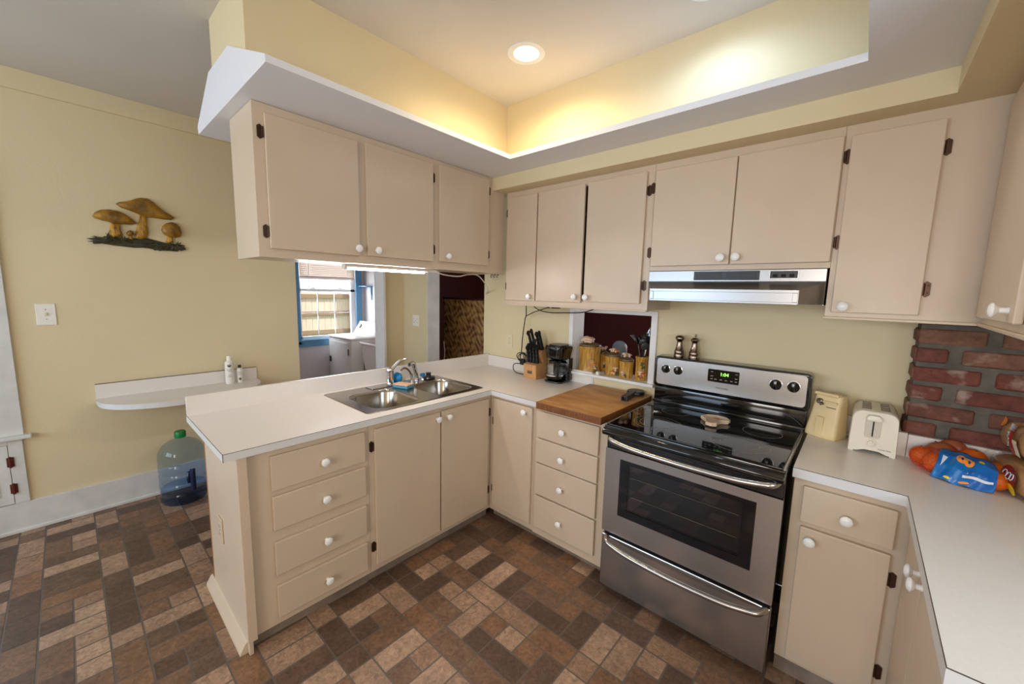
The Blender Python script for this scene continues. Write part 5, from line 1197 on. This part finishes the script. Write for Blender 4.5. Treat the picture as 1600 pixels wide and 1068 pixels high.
blob(0.42, 0.27, 0.10, 0.10, 0.002, ORP, 'printed_orange'); blob(0.56, 0.29, 0.10, 0.10, 0.002, ORP, 'printed_orange'); blob(0.43, 0.27, 0.025, 0.03, 0.003, NAVY, 'printed_dot'); blob(0.57, 0.29, 0.025, 0.03, 0.003, NAVY, 'printed_dot')
blob(0.76, 0.20, 0.045, 0.05, 0.002, YEL, 'printed_dot'); blob(0.26, 0.86, 0.06, 0.06, 0.002, YEL, 'printed_dot'); blob(0.55, 0.86, 0.09, 0.07, 0.002, ORP, 'printed_orange')
bm = BM(); patch(bm, lambda u, v: (0.5+0.46*u, 0.60+0.07*v), 0.0025, 8); obj('white_band', bm, WPR, lb)
bm = BM(); patch(bm, lambda u, v: (0.08+0.1*u, 0.3+0.25*v*(1-u)), 0.0025, 4); obj('printed_flash', bm, WPR, lb)
bm = BM(); q = bmesh.new(); bmesh.ops.create_icosphere(q, subdivisions=3, radius=1.0)
for v in q.verts: v.co = Vector((2.052+v.co.x*0.066, -0.268+v.co.y*0.085, 0.954+v.co.z*0.0415))
join(bm, q); nt_ = obj('net', bm, mat('red_orange_netting', lin(214, 60, 20), 0.6), t)
wf = nt_.modifiers.new('wire', 'WIREFRAME'); wf.thickness = 0.0011; nt_['kind'] = 'stuff'

# ---- bread
CRUST = mat('bread_crust', lin(196, 148, 98), 0.6, var=0.35, vscale=10, bump=0.2, bscale=60)
def pillow(bm, cx, cy, z0, lx, ly, lz, n=14, seed=1):
    Rr = random.Random(seed)
    t = bmesh.new(); bmesh.ops.create_uvsphere(t, u_segments=28, v_segments=18, radius=1.0)
    for v in t.verts:
        p = v.co; f = lambda q, e: math.copysign(abs(q)**e, q)
        v.co = Vector((cx+lx/2*f(p.x, 0.55), cy+ly/2*f(p.y, 0.6), z0+lz/2+lz/2*f(p.z, 0.6)))
    join(bm, t)
t = thing('bread_loaf', 'bagged loaf with maroon oval label on the counter by the mandarins', 'bread', (2.318, -0.300, 0.9145), 0.12)
bm = BM(); pillow(bm, 0, 0, 0.003, 0.20, 0.34, 0.10); obj('loaf', bm, CRUST, t, smooth=True, world=False)
bm = BM(); pillow(bm, 0, 0, 0.0, 0.215, 0.36, 0.108); obj('bag', bm, FILM, t, smooth=True, world=False)
def on_side(y, z, off): return Vector((-0.1075-off+0.012*abs(z-0.054)/0.05, y, z))
def side_blob(cy, cz, ry, rz_, off, m, name, tilt=0.0):
    bm = BM(); c = bm.verts.new(on_side(cy, cz, off)); r_ = []
    for k in range(24):
        a = 2*math.pi*k/24; dy = ry*math.cos(a); dz_ = rz_*math.sin(a)
        r_.append(bm.verts.new(on_side(cy+dy*math.cos(tilt)-dz_*math.sin(tilt), cz+dy*math.sin(tilt)+dz_*math.cos(tilt), off)))
    for k in range(24): bm.faces.new([c, r_[k], r_[(k+1) % 24]])
    return obj(name, bm, m, t, world=False)
MAR = mat('maroon_print', lin(124, 26, 34), 0.3)
side_blob(-0.060, 0.066, 0.055, 0.030, 0.003, MAR, 'oval_label', 0.25)
side_blob(-0.085, 0.028, 0.026, 0.018, 0.003, YEL, 'round_sticker', 0.1)
bm = BM()
for oy, s in ((-0.04, 1.0), (-0.068, 0.8), (-0.088, 0.7)):
    pts = [on_side(oy+0.014*s*math.cos(a), 0.068-0.08*(oy+0.06)+0.015*s*math.sin(a), 0.006) for a in [k*0.45 for k in range(13)]]
    tube(bm, pts, 0.0014, 5, smooth=2)
obj('script_lettering', bm, WPR, t, world=False)
t = thing('muffin_bag', 'bagged muffins with red banner label leaning on the brick behind the loaf', 'bread', (2.292, -0.185, 1.024), 0.1)
for k in range(3):
    bm = BM(); pillow(bm, -0.005, -0.10+k*0.075, 0.004, 0.10, 0.07, 0.10, seed=k); obj('muffin', bm, CRUST, t, smooth=True, world=False)
bm = BM(); pillow(bm, 0, -0.02, 0.0, 0.125, 0.26, 0.115); obj('bag', bm, FILM, t, smooth=True, world=False)
on_side = lambda y, z, off: Vector((-0.0635-off+0.012*abs(z-0.055)/0.05, y, z))
def strip(y0, y1, z0, z1, slant, off, m, name):
    bm = BM(); n = 6; V = [[bm.verts.new(on_side(y0+(y1-y0)*a/n+slant*(b/n), z0+(z1-z0)*b/n, off)) for a in range(n+1)] for b in range(n+1)]
    for b in range(n):
        for a in range(n): bm.faces.new([V[b][a], V[b][a+1], V[b+1][a+1], V[b+1][a]])
    return obj(name, bm, m, t, world=False)
strip(-0.085, -0.060, 0.006, 0.108, 0.03, 0.003, RED, 'red_banner'); strip(-0.058, -0.015, 0.085, 0.108, 0.0, 0.003, WPR, 'white_label'); strip(-0.125, -0.088, 0.01, 0.06, 0.02, 0.0025, mat('cream_print', lin(236, 220, 190), 0.4), 'cream_label')
side_blob(0.055, 0.098, 0.032, 0.018, 0.003, ORP, 'orange_label')
tx = text_mesh('banner_lettering', 'PLAIN', 0.020, WPR, basis((-0.0705, -0.058, 0.058), (0, -0.35, -1), (0, -1, 0.35)), None, 0.0003); tx.parent = t
t = thing('twist_bag_end', 'crumpled clear plastic bag end between the mandarins and the loaf', 'plastic bag', (2.222, -0.176, 0.952), 0)
bm = BM(); ball(bm, (0, 0, 0.03), 0.03, 0.03, 0.04, bumpy=0.14, u=16, v=10); obj('film', bm, FILM, t, world=False)

# ------------------------------------------------------------------ laundry room seen through the doorway
bm = BM()
for q in ((-0.505, -0.41, 0.80, 2.16), (0.365, 0.455, 0.80, 2.16)): box(bm, -3.802, -3.775, q[0], q[1], q[2], q[3], 0.003)
box(bm, -3.802, -3.775, -0.505, 0.455, 2.05, 2.16, 0.003); box(bm, -3.84, -3.765, -0.52, 0.47, 0.835, 0.862, 0.004); box(bm, -3.802, -3.775, -0.505, 0.455, 0.765, 0.835, 0.003)
obj('window_1', bm, BLUEP, kind='structure')
bm = BM()
for y0, y1, z0, z1 in ((-0.41, -0.382, 0.862, 2.05), (0.305, 0.365, 0.862, 2.05), (-0.41, 0.365, 0.862, 0.90), (-0.41, 0.365, 1.510, 1.545), (-0.41, 0.365, 2.02, 2.05)): box(bm, -3.86, -3.82, y0, y1, z0, z1, 0.002)
for y in (-0.158, 0.074): box(bm, -3.845, -3.838, y-0.005, y+0.005, 0.89, 2.03)
for z in (1.213, 1.80): box(bm, -3.845, -3.838, -0.39, 0.31, z-0.005, z+0.005)
for y in (-0.235, 0.145): box(bm, -3.822, -3.805, y-0.03, y+0.03, 1.545, 1.562, 0.004)
obj('window_1_frame', bm, VINYL, kind='structure')
bm = BM(); box(bm, -3.852, -3.850, -0.40, 0.33, 0.88, 2.04); obj('window_1_pane', bm, PANE, kind='structure')
t = thing('window_blind', 'white mini blind pulled half up in the blue-framed laundry window', 'blind', (-3.79, -0.02, 1.67))
bm = BM(); box(bm, -3.815, -3.778, -0.405, 0.36, 2.02, 2.05, 0.002); obj('head_rail', bm, VINYL, t)
BLM = mat('blind_slat_white', lin(226, 214, 206), 0.5)
for k in range(13):
    bm = BM(); prism(bm, [(-3.800, 1.694+k*0.0245), (-3.791, 1.720+k*0.0245), (-3.7895, 1.7195+k*0.0245), (-3.7985, 1.6935+k*0.0245)], -0.40, 0.355, 'xz'); obj('slat', bm, BLM, t)
bm = BM(); box(bm, -3.808, -3.782, -0.40, 0.355, 1.676, 1.692, 0.003); obj('bottom_rail', bm, BLM, t)
bm = BM(); tube(bm, [(-3.78, -0.29, 2.03), (-3.78, -0.29, 1.55)], 0.004, 6, smooth=0); obj('wand', bm, VINYL, t)
for y in (-0.28, 0.24):
    bm = BM(); tube(bm, [(-3.782, y, 2.03), (-3.782, y, 1.68)], 0.0015, 5, smooth=0); obj('lift_cord', bm, VINYL, t)
t = thing('clothes_dryer', 'white clothes dryer in the laundry room below the blue window', 'dryer', (-3.38, 0.15, 0))
bm = BM(); box(bm, -3.71, -3.05, -0.085, 0.40, 0.02, 0.895, 0.012); obj('cabinet', bm, APPL, t, smooth=True)
bm = BM(); box(bm, -3.715, -3.045, -0.095, 0.41, 0.895, 0.925, 0.012); obj('top_panel', bm, APPL, t, smooth=True)
bm = BM(); box(bm, -3.66, -3.13, -0.097, -0.083, 0.18, 0.855, 0.006); d = obj('door', bm, APPL, t, smooth=True)
bm = BM(); box(bm, -3.645, -3.615, -0.112, -0.096, 0.56, 0.64, 0.005); obj('door_handle', bm, DARKP, d)
for z in (0.30, 0.74):
    bm = BM(); box(bm, -3.135, -3.115, -0.1, -0.085, z-0.04, z+0.04, 0.003); obj('hinge', bm, PEWTER, d)
bm = BM(); prism(bm, [(0.26, 0.925), (0.41, 0.925), (0.41, 1.09), (0.37, 1.10)], -3.69, -3.07, 'yz', bev=0.008); c = obj('console', bm, APPL, t, smooth=True)
bm = BM(); lathe(bm, [(0.032, 0), (0.03, 0.012), (0, 0.013)], (-3.60, 0.325, 1.03), (0, -0.85, 0.5), 20); obj('control_dial', bm, DARKP, c, smooth=True)
for x in (-3.66, -3.10):
    for y in (-0.04, 0.35):
        bm = BM(); lathe(bm, [(0.02, 0), (0.02, 0.025)], (x, y, 0), (0, 0, 1), 10); obj('foot', bm, BLACKP, t)
t = thing('utility_sink', 'white plastic utility tub on grey legs beside the dryer', 'utility sink', (-2.70, 0.2, 0))
bm = BM(); prev = None
for z, k in ((0.90, 1.0), (0.875, 1.0), (0.87, 0.96), (0.55, 0.84), (0.54, 0.8)):
    rg = [bm.verts.new((-2.66+(a)*k, 0.20+b*k, z)) for a, b in rrect(0, 0, 0.54, 0.50, 0.04, 4)]
    if prev:
        for i in range(len(rg)): bm.faces.new([prev[i], prev[(i+1) % len(rg)], rg[(i+1) % len(rg)], rg[i]])
    prev = rg
bm.faces.new(prev); o = obj('tub', bm, mat('tub_plastic', lin(214, 206, 204), 0.5), t, smooth=True); o.modifiers.new('thickness', 'SOLIDIFY').thickness = 0.006
for x in (-2.87, -2.45):
    for y in (0.0, 0.40):
        bm = BM(); prism(bm, rrect(x, y, 0.03, 0.03, 0.004, 2), 0.0, 0.86, 'xy'); obj('leg', bm, PEWTER, t)
t = thing('corner_shelf', 'small blue shelf bracket on the pale laundry wall beside the window', 'shelf', (-3.70, 0.44, 1.58))
bm = BM(); box(bm, -3.799, -3.55, 0.36 if False else 0.47, 0.499, 1.585, 1.605, 0.002); prism(bm, [(-3.56, 1.585), (-3.60, 1.585), (-3.56, 1.40)], 0.482, 0.494, 'xz'); obj('board', bm, BLUEP, t)
bm = BM(); box(bm, -3.799, -3.55, 0.40, 0.47, 1.59, 1.604, 0.002); obj('ledge', bm, BLUEP, t)
# garden fence outside the laundry window
FEN = mat('weathered_fence_wood', lin(236, 216, 194), 0.8, var=0.15, vscale=6, stretch=(10, 10, 1))
t = thing('garden_fence', 'weathered wooden board fence with pointed posts outside the laundry window', 'fence', (-8.0, 2.0, 0))
bm = BM(); Rr = random.Random(2)
for k in range(46):
    y = -1.2+k*0.145; box(bm, -8.02, -8.0, y, y+0.138, 0.05, 1.50+Rr.uniform(-.015, .015)-0.01*k*0.3)
obj('boards', bm, FEN, t)
for z in (0.5, 0.95, 1.36):
    bm = BM(); box(bm, -8.0, -7.94, -1.2, 5.4, z-0.045, z+0.045); obj('rail', bm, mat('fence_rail_wood', lin(160, 132, 106), 0.8), t)
for y in (-0.3, 1.05, 2.4, 3.9):
    bm = BM(); prism(bm, [(y-0.06, 0), (y+0.06, 0), (y+0.06, 1.6), (y, 1.78), (y-0.06, 1.6)], -7.94, -7.84, 'yz'); obj('post', bm, mat('fence_post_wood', lin(180, 130, 100), 0.8), t)
bm = BM(); box(bm, -14, -3.95, -8, 10, -0.06, 0.0); obj('ground', bm, mat('garden_lawn', lin(120, 140, 90), 0.9, var=0.4, vscale=3), kind='structure')

# ------------------------------------------------------------------ maroon room: patterned panel
def damask():
    m = bpy.data.materials.new('brown_damask_weave'); m.use_nodes = True; nt = m.node_tree; p = nt.nodes['Principled BSDF']
    tc = nt.nodes.new('ShaderNodeTexCoord'); mp = nt.nodes.new('ShaderNodeMapping'); mp.inputs['Scale'].default_value = (7.5, 1, 5.0)
    nt.links.new(tc.outputs['Object'], mp.inputs['Vector'])
    mp.inputs['Scale'].default_value = (1, 1, 1)
    sw = nt.nodes.new('ShaderNodeSeparateXYZ'); nt.links.new(mp.outputs[0], sw.inputs[0])
    def M(op, a, b=None):
        n = nt.nodes.new('ShaderNodeMath'); n.operation = op
        for i, q in enumerate((a, b)):
            if q is None: continue
            if isinstance(q, (int, float)): n.inputs[i].default_value = q
            else: nt.links.new(q, n.inputs[i])
        return n.outputs[0]
    X, Z = sw.outputs[0], sw.outputs[2]
    p1 = M('SINE', M('ADD', M('MULTIPLY', X, 36.0), M('MULTIPLY', M('SINE', M('MULTIPLY', Z, 27.0)), 1.7)))
    p2 = M('SINE', M('ADD', M('MULTIPLY', Z, 42.0), M('MULTIPLY', M('SINE', M('MULTIPLY', X, 23.0)), 1.9)))
    p3 = M('SINE', M('ADD', M('MULTIPLY', X, 110.0), M('MULTIPLY', Z, 60.0)))
    mx = nt.nodes.new('ShaderNodeMapRange'); mx.inputs[1].default_value = -1.4; mx.inputs[2].default_value = 1.4
    nt.links.new(M('ADD', M('MULTIPLY', p1, p2), M('MULTIPLY', p3, 0.35)), mx.inputs[0])
    r = nt.nodes.new('ShaderNodeValToRGB'); r.color_ramp.elements[0].position = 0.2; r.color_ramp.elements[1].position = 0.75
    r.color_ramp.elements[0].color = lin(104, 72, 44); r.color_ramp.elements[1].color = lin(196, 156, 100)
    nt.links.new(mx.outputs[0], r.inputs[0]); nt.links.new(r.outputs[0], p.inputs['Base Color']); p.inputs['Roughness'].default_value = 0.8
    return m
t = thing('folding_screen', 'tall brown screen covered in patterned damask fabric in the maroon room', 'screen', (-1.9, 0.82, 0))
bm = BM(); box(bm, -2.30, -1.30, 0.80, 0.85, 0.12, 1.455, 0.012); obj('fabric_panel', bm, damask(), t)
bm = BM(); box(bm, -2.31, -1.29, 0.795, 0.855, 1.455, 1.478, 0.004); obj('top_rail', bm, mat('dark_brown_wood', lin(66, 38, 28), 0.45), t)
for x in (-2.29, -1.31):
    bm = BM(); box(bm, x-0.02, x+0.02, 0.805, 0.845, 0.0, 0.12); obj('leg', bm, WOODO, t)
o = obj('white_cable', (lambda b: (tube(b, [(-1.98, 0.55, 0.95), (-1.975, 0.56, 0.8), (-1.99, 0.55, 0.6), (-1.97, 0.56, 0.3), (-1.9, 0.55, 0.005)], 0.006, 6), b)[-1])(BM()), WHITEP, smooth=True); tag(o, 'thin white cable hanging beside the brown patterned screen', 'cable')
